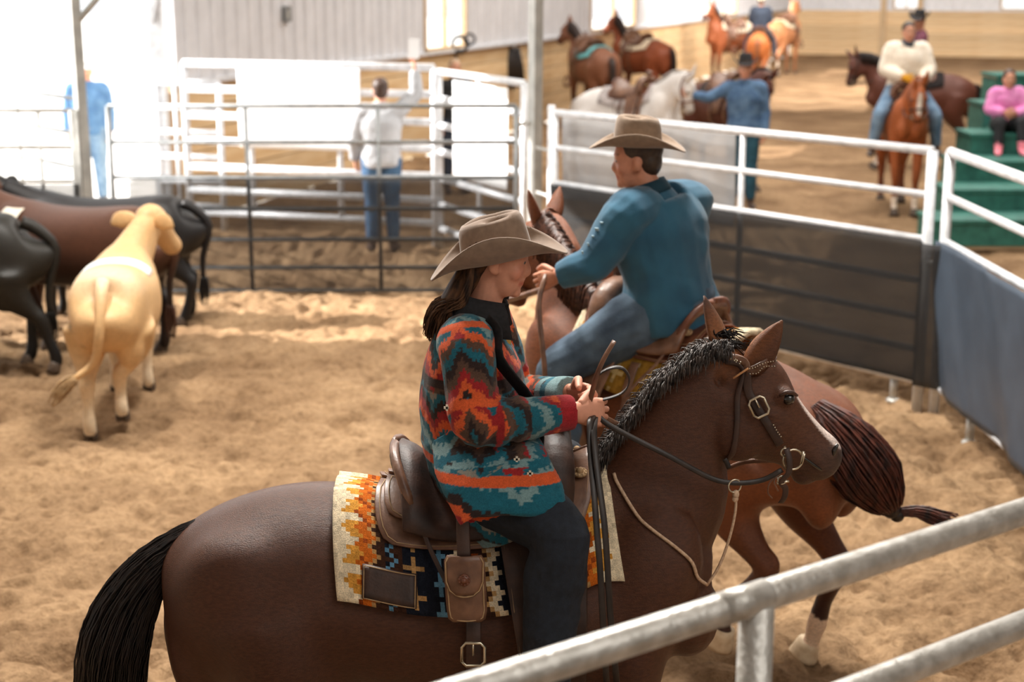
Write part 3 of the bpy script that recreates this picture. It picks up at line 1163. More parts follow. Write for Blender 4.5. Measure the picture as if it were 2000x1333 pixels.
# ---------------------------------------------------------------- cattle
def build_steer(label, loc, rz, base, dark, scale=1.0, colfn=None, head_yaw=0.0, head_lift=0.0, legs=None, tail=None, voxel=0.016, group=None, name='steer', tagear=False):
    root = empty(name, loc, rz)
    root.scale = (scale,) * 3
    tag(root, label, 'cattle', group)
    S = [(-0.80, 0.98, 0.80, 0.06), (-0.775, 1.03, 0.66, 0.18), (-0.68, 1.07, 0.56, 0.235), (-0.50, 1.085, 0.53, 0.255), (-0.25, 1.06, 0.49, 0.285), (0.0, 1.05, 0.47, 0.29),
         (0.22, 1.06, 0.47, 0.265), (0.42, 1.09, 0.50, 0.215), (0.56, 1.08, 0.55, 0.17), (0.66, 1.04, 0.62, 0.12)]
    parts = [loft([(x, 0, (t + b) / 2) for x, t, b, w in S], [s[3] for s in S], [(t - b) / 2 for x, t, b, w in S], n=20, sub=4, power=0.82)]
    base_p = np.array((0.52, 0, 0.92))
    R = rotm('Z', head_yaw) @ rotm('Y', -head_lift)
    N = lambda p: base_p + R @ (np.array(p) - base_p)
    hs = R @ np.array((0, 1, 0))
    parts.append(loft([(0.40, 0, 0.86), N((0.62, 0, 0.95)), N((0.80, 0, 1.06)), N((0.90, 0, 1.10))], [0.17, 0.13, 0.10, 0.09], [0.24, 0.19, 0.145, 0.11], side=hs, n=16))
    parts.append(loft([N((0.84, 0, 1.16)), N((0.92, 0, 1.13)), N((1.00, 0, 1.05)), N((1.10, 0, 0.93)), N((1.18, 0, 0.84)), N((1.205, 0, 0.81))],
                      [0.085, 0.11, 0.10, 0.075, 0.075, 0.05], [0.09, 0.12, 0.11, 0.085, 0.075, 0.045], side=hs, n=16))
    parts.append(blob(N((0.86, 0, 1.19)), (0.06, 0.075, 0.045)))
    for s in (1, -1):
        parts.append(blob((-0.55, s * 0.12, 0.82), (0.20, 0.14, 0.24)))
        parts.append(blob((-0.585, s * 0.13, 0.62), (0.14, 0.105, 0.2)))
        parts.append(blob((-0.50, s * 0.12, 1.03), (0.08, 0.07, 0.045)))
        parts.append(blob((0.42, s * 0.12, 0.78), (0.15, 0.11, 0.24)))
    lg = dict(fL=[(0.42, 0.12, 0.66), (0.42, 0.125, 0.52), (0.43, 0.12, 0.36), (0.43, 0.115, 0.30), (0.43, 0.115, 0.18), (0.43, 0.115, 0.10), (0.45, 0.115, 0.035)],
              hL=[(-0.56, 0.13, 0.70), (-0.55, 0.14, 0.56), (-0.66, 0.135, 0.42), (-0.715, 0.13, 0.36), (-0.70, 0.13, 0.22), (-0.695, 0.13, 0.11), (-0.67, 0.13, 0.035)])
    lg['fR'], lg['hR'] = lg['fL'], lg['hL']
    lg.update(legs or {})
    for k, js in lg.items():
        s = 1 if k[1] == 'L' else -1
        js = [(p[0], s * abs(p[1]), p[2]) for p in js]
        lg[k] = js
        parts.append(loft(js, [0.12, 0.085, 0.055, 0.048, 0.034, 0.04, 0.042] if k[0] == 'f' else [0.18, 0.13, 0.062, 0.054, 0.037, 0.043, 0.044], n=12))
    me = remesh(parts, voxel, 4)
    soften(me, voxel, 0.045)
    ex = []
    for s in (1, -1):
        ex.append(loft([N((0.85, s * 0.07, 1.13)), N((0.83, s * 0.13, 1.15)), N((0.80, s * 0.20, 1.15)), N((0.79, s * 0.255, 1.12))], [0.03, 0.06, 0.058, 0.012], [0.018, 0.02, 0.014, 0.006],
                       side=R @ np.array((0.25, 0, 1.0)), n=12))
    me, nb = append_to(me, ex)
    C = coords(me)
    col = coat(C, base, dark, legs_dark=(0.15, 0.55), noise=0.12, seed=loc[1])
    if colfn:
        col = colfn(C, col)
    paint(me, col)
    sb = obj('body', me, M_COATFAR, root)
    for s in (1, -1):
        part('eye', blob(N((0.985, s * 0.094, 1.08)), 0.018), M_EYE, root)
    for k, js in lg.items():
        p = np.array(js[-1])
        part('hoof', [loft([p + (0.02, d, -0.04), p + (0.012, d, 0.0), p + (0, d, 0.035)], [0.027, 0.026, 0.02], [0.045, 0.042, 0.032], n=10, sub=2) for d in (-0.02, 0.02)], M_HOOF, root)
    tp = tail or [(-0.70, 0, 1.012), (-0.80, 0, 0.962), (-0.845, 0, 0.82), (-0.85, 0, 0.56), (-0.845, 0, 0.36)]
    tree_ = BVHTree.FromPolygons([tuple(c) for c in C], [tuple(q.vertices) for q in me.polygons])
    fit = []
    for k, q in enumerate(tp):
        h_ = tree_.ray_cast(Vector((-2, q[1], q[2])), Vector((1, 0, 0)))[0]
        fit.append((min(q[0], h_.x - 0.012) if h_ is not None and k > 1 else q[0], q[1], q[2]))
    tp = fit
    tme = mesh_from(*loft(tp, [0.045, 0.042, 0.032, 0.026, 0.02], n=10))
    tc = coords(tme)
    tcol = coat(tc, base, dark, legs_dark=None, noise=0.05)
    if colfn:
        tcol = colfn(tc, tcol)
    paint(tme, tcol)
    tl = obj('tail', tme, M_COATFAR, root)
    e = np.array(tp[-1])
    d = unit(e - np.array(tp[-2]))
    V, F = strands(tail_curves([e - d * 0.03, e + d * 0.05, e + d * 0.12 + (0, 0, -0.02), e + d * 0.19 + (0, 0, -0.05)], 26, 0.045), 0.008, 0.003)
    obj('tail_switch', mesh_from(V, F), hair_mat('switch ' + label, np.array(base) * 0.55, np.array(base) * 0.8), tl)
    return root, N


def hide_patch(root, m, x0, x1, ph0, ph1, name='number_patch'):
    """paper number glued over a steer's back"""
    n, k = 8, 14
    V, F = [], []
    for i in range(n):
        for j in range(k):
            x = x0 + (x1 - x0) * i / (n - 1)
            ph = ph0 + (ph1 - ph0) * j / (k - 1)
            V.append((x, 0.288 * math.copysign(abs(math.sin(ph)) ** 0.82, math.sin(ph)), 0.757 + 0.294 * abs(math.cos(ph)) ** 0.82))
    for i in range(n - 1):
        for j in range(k - 1):
            F.append((i * k + j, (i + 1) * k + j, (i + 1) * k + j + 1, i * k + j + 1))
    o = obj(name, mesh_from(V, F), m, root)
    s = o.modifiers.new('thickness', 'SOLIDIFY')
    s.thickness = 0.006
    s.offset = 1
    return o
# ---------------------------------------------------------------- people
M_SKIN = mat('skin', (1, 1, 1), (1, 1, 1), rough=0.5, scale=60, vcol=True, vmix=0.05, spec=0.35)
M_DENIM_DARK = mat('dark denim', L(15, 22, 32), L(24, 33, 45), rough=0.85, scale=55, bump=0.25, bscale=320)
M_DENIM = mat('worn denim', L(38, 54, 72), L(84, 104, 122), rough=0.85, scale=6, bump=0.25, bscale=160)
M_DENIMMID = mat('blue denim', L(40, 72, 104), L(66, 98, 130), rough=0.85, scale=8, bump=0.15, bscale=90)
M_BOOT = mat('boot leather', L(48, 34, 26), L(76, 54, 40), rough=0.5, scale=12)
M_FELT = mat('taupe hat felt', L(118, 97, 80), L(132, 110, 92), rough=0.9, scale=40, sheen=0.3, bump=0.03, bscale=300)
M_FELTB = mat('brown hat felt', L(124, 103, 84), L(138, 117, 97), rough=0.9, scale=40, sheen=0.3)
M_FELTBLACK = mat('black hat felt', L(38, 38, 40), L(56, 55, 57), rough=0.9, scale=30)
M_STRAW = mat('straw hat', L(226, 208, 176), L(240, 226, 200), rough=0.8, scale=60)
M_BANDD = mat('hat band', L(62, 46, 36), L(74, 56, 44), rough=0.7, scale=30)


def frame(fwd, up):
    f = unit(fwd)
    u = unit(np.array(up) - f * np.dot(f, up))
    l = np.cross(u, f)
    return np.stack([f, l, u], 1)      # columns: forward, left, up


def head_parts(c, R, s=1.0, cran=1.0):
    """c = middle of the skull; R columns forward/left/up; about 0.23 m tall"""
    T = lambda p: np.array(c) + R @ (np.array(p, float) * s)
    lat = R[:, 1]
    parts = [blob(T((-0.012, 0, 0.035 - 0.06 * (1 - cran))), np.array((0.095, 0.074, 0.085 * cran)) * s, R),
             loft([T((0.012, 0, 0.06)), T((0.022, 0, 0.0)), T((0.026, 0, -0.05)), T((0.036, 0, -0.092)), T((0.044, 0, -0.112))],
                  np.array([0.066, 0.068, 0.061, 0.050, 0.032]) * s, np.array([0.07, 0.066, 0.058, 0.045, 0.026]) * s, side=lat, n=16, sub=3),
             blob(T((0.066, 0, -0.098)), np.array((0.02, 0.022, 0.018)) * s, R),
             # nose: bridge, tip, wings
             loft([T((0.074, 0, 0.016)), T((0.086, 0, -0.006)), T((0.0945, 0, -0.027)), T((0.090, 0, -0.037)), T((0.078, 0, -0.038))],
                  np.array([0.008, 0.009, 0.0115, 0.0115, 0.010]) * s, side=lat, n=10, sub=3),
             blob(T((0.084, 0.012, -0.034)), np.array((0.012, 0.008, 0.008)) * s, R), blob(T((0.084, -0.012, -0.034)), np.array((0.012, 0.008, 0.008)) * s, R),
             # lips
             loft([T((0.068, 0.024, -0.064)), T((0.083, 0, -0.058)), T((0.068, -0.024, -0.064))], np.array([0.004, 0.0085, 0.004]) * s, side=R[:, 2], n=8, sub=4),
             loft([T((0.066, 0.021, -0.069)), T((0.079, 0, -0.073)), T((0.066, -0.021, -0.069))], np.array([0.004, 0.0085, 0.004]) * s, side=R[:, 2], n=8, sub=4),
             # brow
             loft([T((0.055, 0.05, 0.022)), T((0.076, 0.024, 0.030)), T((0.078, 0, 0.024)), T((0.076, -0.024, 0.030)), T((0.055, -0.05, 0.022))], np.array([0.01, 0.012, 0.011, 0.012, 0.01]) * s, side=R[:, 2], n=8)]
    for k in (1, -1):
        parts.append(blob(T((0.052, k * 0.043, -0.03)), np.array((0.026, 0.024, 0.028)) * s, R))
        parts.append(blob(T((0.068, k * 0.032, 0.005)), np.array((0.012, 0.015, 0.010)) * s, R))
        parts.append(blob(T((0.028, k * 0.033, -0.062)), np.array((0.034, 0.020, 0.032)) * s, R))
        parts.append(loft([T((0.062, k * 0.018, 0.011)), T((0.080, k * 0.031, 0.0125)), T((0.066, k * 0.046, 0.008))], np.array([0.003, 0.0048, 0.003]) * s, side=R[:, 2], n=7))
        er = R @ rotm('Z', k * 0.35)
        parts.append(blob(T((-0.012, k * 0.078, -0.012)), np.array((0.019, 0.010, 0.033)) * s, er))
        parts.append(blob(T((-0.002, k * 0.072, -0.034)), np.array((0.011, 0.009, 0.012)) * s, er))
    return parts, T


def hand_parts(w, d, nrm, lat, curl=0.9, s=1.0, thumb=0.5, spread=0.12, curls=None):
    """w wrist, d towards the knuckles, nrm palm side, lat towards the thumb side"""
    d, nrm = unit(d), unit(nrm)
    lat = unit(np.array(lat) - d * np.dot(lat, d))
    nrm = unit(np.array(nrm) - d * np.dot(nrm, d) - lat * np.dot(nrm, lat))
    w = np.array(tuple(w), float)
    parts = [loft([w - d * 0.02 * s, w + d * 0.02 * s, w + d * 0.055 * s, w + d * 0.088 * s], np.array([0.024, 0.033, 0.041, 0.040]) * s, np.array([0.020, 0.018, 0.016, 0.0115]) * s, side=lat, n=12, sub=3)]
    for i in range(4):
        off = (0.0285 - 0.0195 * i) * s
        ln = [0.073, 0.081, 0.075, 0.058][i] * s
        p = w + d * (0.085 - 0.004 * abs(i - 1.2)) * s + lat * off
        a = spread * (1.2 - i) * 0.5
        cl = curl if curls is None else curls[i]
        dirs = d * math.cos(a) + lat * math.sin(a)
        pts = [p - dirs * 0.02 * s, p]
        ang = 0.0
        for q, f in enumerate((0.45, 0.31, 0.24)):
            ang += cl * (0.75, 1.05, 0.75)[q]
            p = p + (dirs * math.cos(ang) + nrm * math.sin(ang)) * ln * f
            pts.append(p)
        parts.append(loft(pts, np.array([0.0095, 0.0098, 0.0088, 0.0080, 0.0058]) * s, side=lat, n=9, sub=3))
    p = w + d * 0.028 * s + lat * 0.03 * s + nrm * 0.004 * s
    t1 = unit(d * 0.75 + lat * 0.62 + nrm * 0.25)
    t2 = unit(d * 0.85 + lat * (0.25 - thumb * 0.6) + nrm * (0.35 + thumb * 0.6))
    parts.append(loft([p - t1 * 0.02 * s, p + t1 * 0.018 * s, p + t1 * 0.043 * s, p + t1 * 0.043 * s + t2 * 0.03 * s, p + t1 * 0.043 * s + t2 * 0.054 * s],
                      np.array([0.013, 0.0145, 0.0115, 0.0105, 0.007]) * s, side=nrm, n=9, sub=3))
    return parts


def hat(root, c, R, m, band, L_=0.40, W_=0.33, crown_h=0.115, curl=0.075, dip=0.03, s=1.0, band_name='hat_band', part_name='hat_crown', brim='hat_brim'):
    """western hat: c = middle of the head opening, R columns forward/left/up"""
    T = lambda p: np.array(c) + R @ (np.array(p, float) * s)
    nth, nr = 56, 12
    a0, b0 = 0.102, 0.083
    V = []
    for j in range(nr):
        t = j / (nr - 1)
        for i in range(nth):
            th = 2 * math.pi * i / nth
            ex, ey = L_ / 2, W_ / 2
            fx = (a0 + (ex - a0) * t) * math.cos(th)
            fy = (b0 + (ey - b0) * t) * math.sin(th)
            sside = abs(math.sin(th)) ** 2.2
            z = curl * sside * t ** 1.8 - dip * (math.cos(th) ** 2) * t ** 1.5
            fy *= 1 - 0.16 * sside * t ** 2.5
            V.append(T((fx, fy, z)))
    F = [(j * nth + i, j * nth + (i + 1) % nth, (j + 1) * nth + (i + 1) % nth, (j + 1) * nth + i) for j in range(nr - 1) for i in range(nth)]
    o = obj(brim, mesh_from(V, F), m, root)
    sd = o.modifiers.new('thickness', 'SOLIDIFY')
    sd.thickness = 0.005 * s
    sd.offset = 0
    V = []
    rows = 10
    for j in range(rows):                                   # wall of the crown
        t = j / (rows - 1)
        for i in range(nth):
            th = 2 * math.pi * i / nth
            k = 1 - 0.10 * t - 0.10 * t ** 6
            pinch = 1 - 0.16 * t ** 2 * max(0, math.cos(th)) ** 2 * abs(math.sin(th))
            top = crown_h * (1.0 - 0.10 * (0.5 + 0.5 * math.cos(th)) ** 1.0 * 0 + 0.06 * math.cos(th))
            V.append(T((a0 * k * math.cos(th), b0 * k * pinch * math.sin(th), top * (t - 0.06 * t ** 8))))
    rings = 12
    for j in range(1, rings + 1):                             # creased top
        t = 1 - j / rings
        for i in range(nth):
            th = 2 * math.pi * i / nth
            k = 0.80 * t
            x, y = a0 * k * math.cos(th), b0 * k * math.sin(th)
            top = crown_h * (1 + 0.06 * math.cos(th) * t)
            edge = 0.012 * (1 - t ** 4)
            xx, yy = x / a0, y / b0
            crease = 0.034 * math.exp(-(yy / 0.20) ** 2) * math.exp(-((xx + 0.05) / 0.62) ** 4)
            dents = 0.034 * sum(math.exp(-(((xx - 0.22) / 0.30) ** 2 + ((yy - q * 0.60) / 0.16) ** 2)) for q in (1, -1))
            V.append(T((x, y, top * 0.94 + edge - (crease + dents) * (1 - t ** 8 * 0.6))))
    R_ = rows + rings
    F = [(j * nth + i, j * nth + (i + 1) % nth, (j + 1) * nth + (i + 1) % nth, (j + 1) * nth + i) for j in range(R_ - 1) for i in range(nth)]
    o2 = obj(part_name, mesh_from(V, F), m, root)
    V = []
    for j in range(2):
        for i in range(nth):
            th = 2 * math.pi * i / nth
            V.append(T((a0 * 1.012 * math.cos(th), b0 * 1.012 * math.sin(th), 0.004 + 0.02 * j)))
    F = [(i, (i + 1) % nth, (i + 1) % nth + nth, i + nth) for i in range(nth)]
    o3 = obj(band_name, mesh_from(V, F), band, root)
    sd = o3.modifiers.new('thickness', 'SOLIDIFY')
    sd.thickness = 0.003 * s
    return o2


def cap(root, c, R, m, s=1.0):
    T = lambda p: np.array(c) + R @ (np.array(p, float) * s)
    part('cap', [blob(T((-0.01, 0, 0.0)), np.array((0.105, 0.086, 0.085)) * s, R),
                 loft([T((0.05, 0, -0.005)), T((0.12, 0, -0.012)), T((0.165, 0, -0.03))], np.array([0.075, 0.07, 0.04]) * s, np.array([0.012, 0.006, 0.004]) * s, side=R[:, 1], n=12)], m, root)


STAND = dict(pel=(0, 0, 0.95), waist=(0, 0, 1.08), chest=(0.0, 0, 1.32), neck=(0.0, 0, 1.50), head=(0.025, 0, 1.64),
             shL=(0, 0.185, 1.42), elL=(-0.02, 0.25, 1.14), wrL=(0.06, 0.25, 0.90), hipL=(0, 0.09, 0.92), knL=(0.02, 0.10, 0.50), anL=(-0.02, 0.11, 0.09), toL=(0.15, 0.14, 0.035),
             shR=(0, -0.185, 1.42), elR=(-0.02, -0.25, 1.14), wrR=(0.06, -0.25, 0.90), hipR=(0, -0.09, 0.92), knR=(0.02, -0.10, 0.50), anR=(-0.02, -0.11, 0.09), toR=(0.15, -0.14, 0.035))
RIDE = dict(pel=(-0.12, 0, 1.50), waist=(-0.12, 0, 1.63), chest=(-0.10, 0, 1.86), neck=(-0.09, 0, 2.03), head=(-0.055, 0, 2.17),
            shL=(-0.10, 0.185, 1.955), elL=(-0.06, 0.25, 1.70), wrL=(0.14, 0.12, 1.62), hipL=(-0.08, 0.12, 1.46), knL=(0.20, 0.33, 1.20), anL=(0.10, 0.38, 0.80), toL=(0.26, 0.42, 0.72),
            shR=(-0.10, -0.185, 1.955), elR=(-0.06, -0.25, 1.70), wrR=(0.14, -0.12, 1.62), hipR=(-0.08, -0.12, 1.46), knR=(0.20, -0.33, 1.20), anR=(0.10, -0.38, 0.80), toR=(0.26, -0.42, 0.72))
SKIN_C = L(205, 150, 124)


def seat_points(J, seat):
    return J


def person(label, J, loc, rz, shirt, pants, boots=M_BOOT, skin=SKIN_C, face=(1, 0, 0), hup=(0, 0, 1), bulk=1.0, voxel=0.012, hat_m=None, hat_kind='hat', hair=None,
           hair_len=0.03, group=None, s_extra=0.016, p_extra=0.014, hand_curl=0.7, scale=1.0, gloves=None, collar=None, head_s=1.0, hands=None, boots_h=0.3, belt=True, scarf=None, shirt_hem=0.0, hat_kw=None, cheek=None, cran=1.0, neck_r=1.0, fold=(0.006, 9.0, 0.004, 9.0), sleeve=0.97):
    J = {k: np.array(tuple(v), float) for k, v in J.items()}
    root = empty('person', loc, rz)
    root.scale = (scale,) * 3
    tag(root, label, 'person', group)
    lat = unit(J['shL'] - J['shR'])
    R = frame(face, hup)
    B = bulk

    def torso(e, top=True, hem=0.0):
        pts = [J['pel'] - (J['waist'] - J['pel']) * (0.6 + hem), J['pel'], J['waist'], (J['waist'] + J['chest']) / 2, J['chest'], J['chest'] + (J['neck'] - J['chest']) * 0.62]
        ra = np.array([0.155, 0.165, 0.15, 0.165, 0.178, 0.135]) * B + e
        rb = np.array([0.11, 0.118, 0.105, 0.112, 0.118, 0.085]) * B + e
        return [loft(pts, ra, rb, side=lat, n=20, sub=4, power=0.9)]

    def arm(k, e, upto=1.0):
        a, b, c = J['sh' + k], J['el' + k], J['wr' + k]
        c2 = b + (c - b) * upto
        ch = J['chest'] + (J['neck'] - J['chest']) * 0.45
        pts = [ch + (a - ch) * 0.45, a, a + (b - a) * 0.45, b - (b - a) * 0.08, b + (c - b) * 0.12, b + (c2 - b) * 0.55, c2]
        return [loft(pts, np.array([0.075, 0.064, 0.054, 0.046, 0.045, 0.040, 0.030]) * (0.5 + 0.5 * B) + e, side=(0.2, 0.3, 1), n=14, sub=4)]

    def leg(k, e, upto=1.0):
        h, n_, an = J['hip' + k], J['kn' + k], J['an' + k]
        a2 = n_ + (an - n_) * upto
        return [loft([h + (h - n_) * 0.12, h, h + (n_ - h) * 0.5, n_ - (n_ - h) * 0.06, n_ + (an - n_) * 0.08, n_ + (a2 - n_) * 0.4, a2],
                     np.array([0.10, 0.102, 0.082, 0.064, 0.062, 0.058, 0.043]) * (0.4 + 0.6 * B) + e, side=lat, n=16, sub=4)]

    hp, T = head_parts(J['head'], R, head_s, cran if hat_m is None else 0.82)
    nk = J['neck']
    neckp = [loft([nk - (J['neck'] - J['chest']) * 0.3, nk, nk + (J['head'] - nk) * 0.5, J['head'] + R @ np.array((-0.02, 0, -0.03))], np.array([0.085, 0.060, 0.056, 0.058]) * neck_r, side=lat, n=16)]
    parts = hp + neckp + torso(0) + arm('L', 0) + arm('R', 0) + leg('L', 0) + leg('R', 0)
    me = remesh(parts, voxel, 3 if voxel > 0.006 else 6)
    ex = []
    for k, sg in (('L', 1), ('R', -1)):
        d = J['wr' + k] - J['el' + k]
        kw = (hands or {}).get(k)
        if kw is None:
            kw = dict(d=d, nrm=-sg * lat + (0, 0, -0.2), lat=np.cross(d, lat) * (1 if d[2] < 0 else 1), curl=hand_curl)
        ex += hand_parts(J['wr' + k], **kw)
    if not gloves:
        me, nb = append_to(me, ex)
    C = coords(me)
    col = np.tile(np.array(skin), (len(C), 1)) * (1 + 0.05 * vnoise(C, 25))[:, None]
    Lc = (C - J['head']) @ R / head_s                     # into head space
    red = np.array(skin) * np.array((1.02, 0.72, 0.68))
    for k in (1, -1):
        col = blend(col, (0.036 - np.linalg.norm(Lc - (0.066, k * 0.045, -0.034), axis=1)) / 0.028 * (0.7 if cheek else 0.4), red)
    col = blend(col, (0.020 - np.linalg.norm(Lc - (0.112, 0, -0.03), axis=1)) / 0.014 * 0.5, red)
    d1, _ = seg_dist(Lc, (0.070, 0.022, -0.066), (0.084, 0, -0.066))
    d2, _ = seg_dist(Lc, (0.070, -0.022, -0.066), (0.084, 0, -0.066))
    col = blend(col, (0.0115 - np.minimum(d1, d2)) / 0.004 * 0.7, np.array(skin) * np.array((0.85, 0.5, 0.48)))
    if hair is not None:
        for k in (1, -1):
            d, _ = seg_dist(Lc, (0.084, k * 0.016, 0.030), (0.068, k * 0.048, 0.032))
            col = blend(col, (0.006 - d) / 0.004 * 0.7, np.array(hair[0]))
    paint(me, col)
    obj('body', me, M_SKIN, root)
    if gloves:
        gme = remesh(ex + [loft([J['wr' + k] - unit(J['wr' + k] - J['el' + k]) * 0.05, J['wr' + k] + unit(J['wr' + k] - J['el' + k]) * 0.01], [0.045, 0.036], n=12, sub=2) for k in 'LR'], 0.006, 2)
        obj('gloves', gme, gloves, root)
    for k in (1, -1):
        ey = part('eye', blob(T((0.069, k * 0.031, 0.003)), 0.0115 * head_s), mat('eye white', L(150, 134, 124), rough=0.3), root)
        part('iris', blob(T((0.0768, k * 0.0318, 0.002)), np.array((0.005, 0.0068, 0.0068)) * head_s, R), M_EYE, ey)
    # clothes
    sp = torso(s_extra, hem=shirt_hem) + arm('L', s_extra, sleeve) + arm('R', s_extra, sleeve)
    sp.append(loft([nk - (nk - J['chest']) * 0.35, nk + (J['head'] - nk) * 0.16], [0.105, 0.074], side=lat, n=16, sub=3))
    sme = remesh(sp, voxel * 0.9, 3)
    fold_cloth(sme, fold[0], fold[1])
    sh = obj('shirt', sme, shirt, root)
    pp = [loft([J['pel'] + (J['waist'] - J['pel']) * 0.35, J['pel'], (J['hipL'] + J['hipR']) / 2 - (J['waist'] - J['pel']) * 0.45], np.array([0.148, 0.165, 0.12]) * B + p_extra, np.array([0.11, 0.12, 0.10]) * B + p_extra, side=lat, n=18)]
    pp += leg('L', p_extra, 0.95) + leg('R', p_extra, 0.95)
    pme = remesh(pp, voxel * 0.9, 3)
    fold_cloth(pme, fold[2], fold[3])
    obj('jeans', pme, pants, root)
    for k in 'LR':
        an, to, kn = J['an' + k], J['to' + k], J['kn' + k]
        d = unit(to - an)
        bp = [loft([an + (kn - an) * 0.25, an, an + (an - kn) * 0.10 + d * 0.01], [0.058, 0.05, 0.048], n=14, sub=3),
              loft([an - d * 0.05 + (an - kn) * 0.10, an + d * 0.05 + (an - kn) * 0.11, to, to + d * 0.05], [0.036, 0.045, 0.046, 0.02], [0.036, 0.038, 0.028, 0.014], side=lat, n=14, sub=3)]
        obj('boot', remesh(bp, 0.010, 2), boots, root)
    if collar is not None:
        V, F = loft([nk - (nk - J['chest']) * 0.16, nk + (J['head'] - nk) * 0.22], [0.098, 0.082], side=lat, n=18, sub=3, cap=False)
        co = obj('collar', mesh_from(V, F), collar, root)
        sd = co.modifiers.new('thickness', 'SOLIDIFY')
        sd.thickness = 0.012
    if scarf is not None:
        part('scarf', loft([nk - (nk - J['chest']) * 0.15, nk + (J['head'] - nk) * 0.35], [0.095, 0.078], side=lat, n=16, sub=3), scarf, root)
    if hair is not None:
        hmn = hair_mat('head hair ' + label, *hair)
        hp2 = [blob(T((-0.022, 0, 0.045)), np.array((0.098, 0.084, 0.088)) * head_s, R), blob(T((-0.055, 0, -0.01)), np.array((0.055, 0.074, 0.07)) * head_s, R)]
        obj('hair', remesh(hp2, 0.009, 2), hmn, root)
    if hat_m is not None:
        if hat_kind == 'hat':
            hat(root, T((-0.008, 0, 0.072)), R, hat_m, M_BANDD, s=1.0 * head_s, **(hat_kw or {}))
        else:
            cap(root, T((-0.005, 0, 0.06)), R, hat_m, head_s)
    return root, J, R, T


def fold_cloth(me, amp, freq=9.0):
    """soft folds"""
    C, N = coords(me), normals(me)
    q = C * (1, 1, 1.9) + 0.15 * vnoise(C, 3.0)[:, None]
    d = amp * (vnoise(q, freq) + 0.5 * vnoise(q + 7, freq * 2.1))
    set_coords(me, C + N * d[:, None])
# ---------------------------------------------------------------- tack
M_LEATHER = mat('brown leather', L(92, 62, 46), L(126, 90, 68), rough=0.45, scale=18, bump=0.12, bscale=140, coat=0.15)
M_LEATHERD = mat('dark leather', L(44, 29, 23), L(68, 45, 35), rough=0.55, scale=18, bump=0.12, bscale=140)
M_LEATHERR = mat('reddish leather', L(92, 52, 36), L(122, 74, 52), rough=0.42, scale=14, bump=0.1, bscale=100)
M_BLACKSTRAP = mat('black rein leather', L(28, 22, 20), L(48, 38, 33), rough=0.45, scale=20)
M_SILVER = mat('silver fitting', L(190, 180, 158), L(214, 204, 184), rough=0.25, metal=0.9, scale=30)
M_ROPE = mat('tan cord', L(178, 146, 118), L(206, 178, 150), rough=0.8, scale=120)
M_STITCH = mat('pale stitching', L(158, 128, 92), L(176, 146, 108), rough=0.8, scale=60)
M_WOOL = mat('woven wool', (1, 1, 1), (1, 1, 1), rough=0.95, scale=260, vcol=True, vmix=0.2, bump=0.5, bscale=300, spec=0.1)
M_FLEECE = mat('yellow fleece', L(150, 120, 60), L(190, 160, 90), rough=0.95, scale=120, bump=0.5)

CREAM, TAN, ORANGE, GOLD, BROWN, NAVY, BLUE, RUST = L(222, 205, 174), L(178, 138, 88), L(192, 98, 30), L(206, 146, 62), L(62, 40, 30), L(28, 32, 42), L(96, 142, 172), L(142, 66, 26)


def wool_pattern(i, j, n, kind='serape'):
    """colour of woven cell: i counts cells from the nearer end, j rows; rows step in a zigzag"""
    tri = (0, 1, 2, 1)[j % 4]
    a = i - tri
    if kind != 'serape':
        return kind
    if a < 2:
        return CREAM
    if a < 5:
        return GOLD if (j // 2) % 3 else CREAM
    if a < 8:
        return ORANGE if (i + j) % 5 else RUST
    if a < 9:
        return TAN
    if a < 12:
        return BROWN if not (a == 11 and tri == 1) else NAVY
    b = i - 12 + (0, 1, 2, 1)[(j + 2) % 4]
    if 1 <= b < 3:
        return BLUE
    if i < 21:
        d = abs(i - 18) + abs(j % 6 - 3)
        return TAN if d <= 2 and not (d == 2 and abs(i - 18) == 1) else (BROWN if i < 16 else NAVY)
    if i < 27:
        d = abs(i - 24) + abs((j + 3) % 6 - 3) * 0.8
        return BLUE if d < 1.7 else NAVY
    c = i - 27 - tri
    if c < 0:
        return NAVY
    if c < 3:
        return CREAM if c < 2 else TAN
    if c < 5:
        return BROWN
    return RUST if (j // 4) % 2 else BROWN


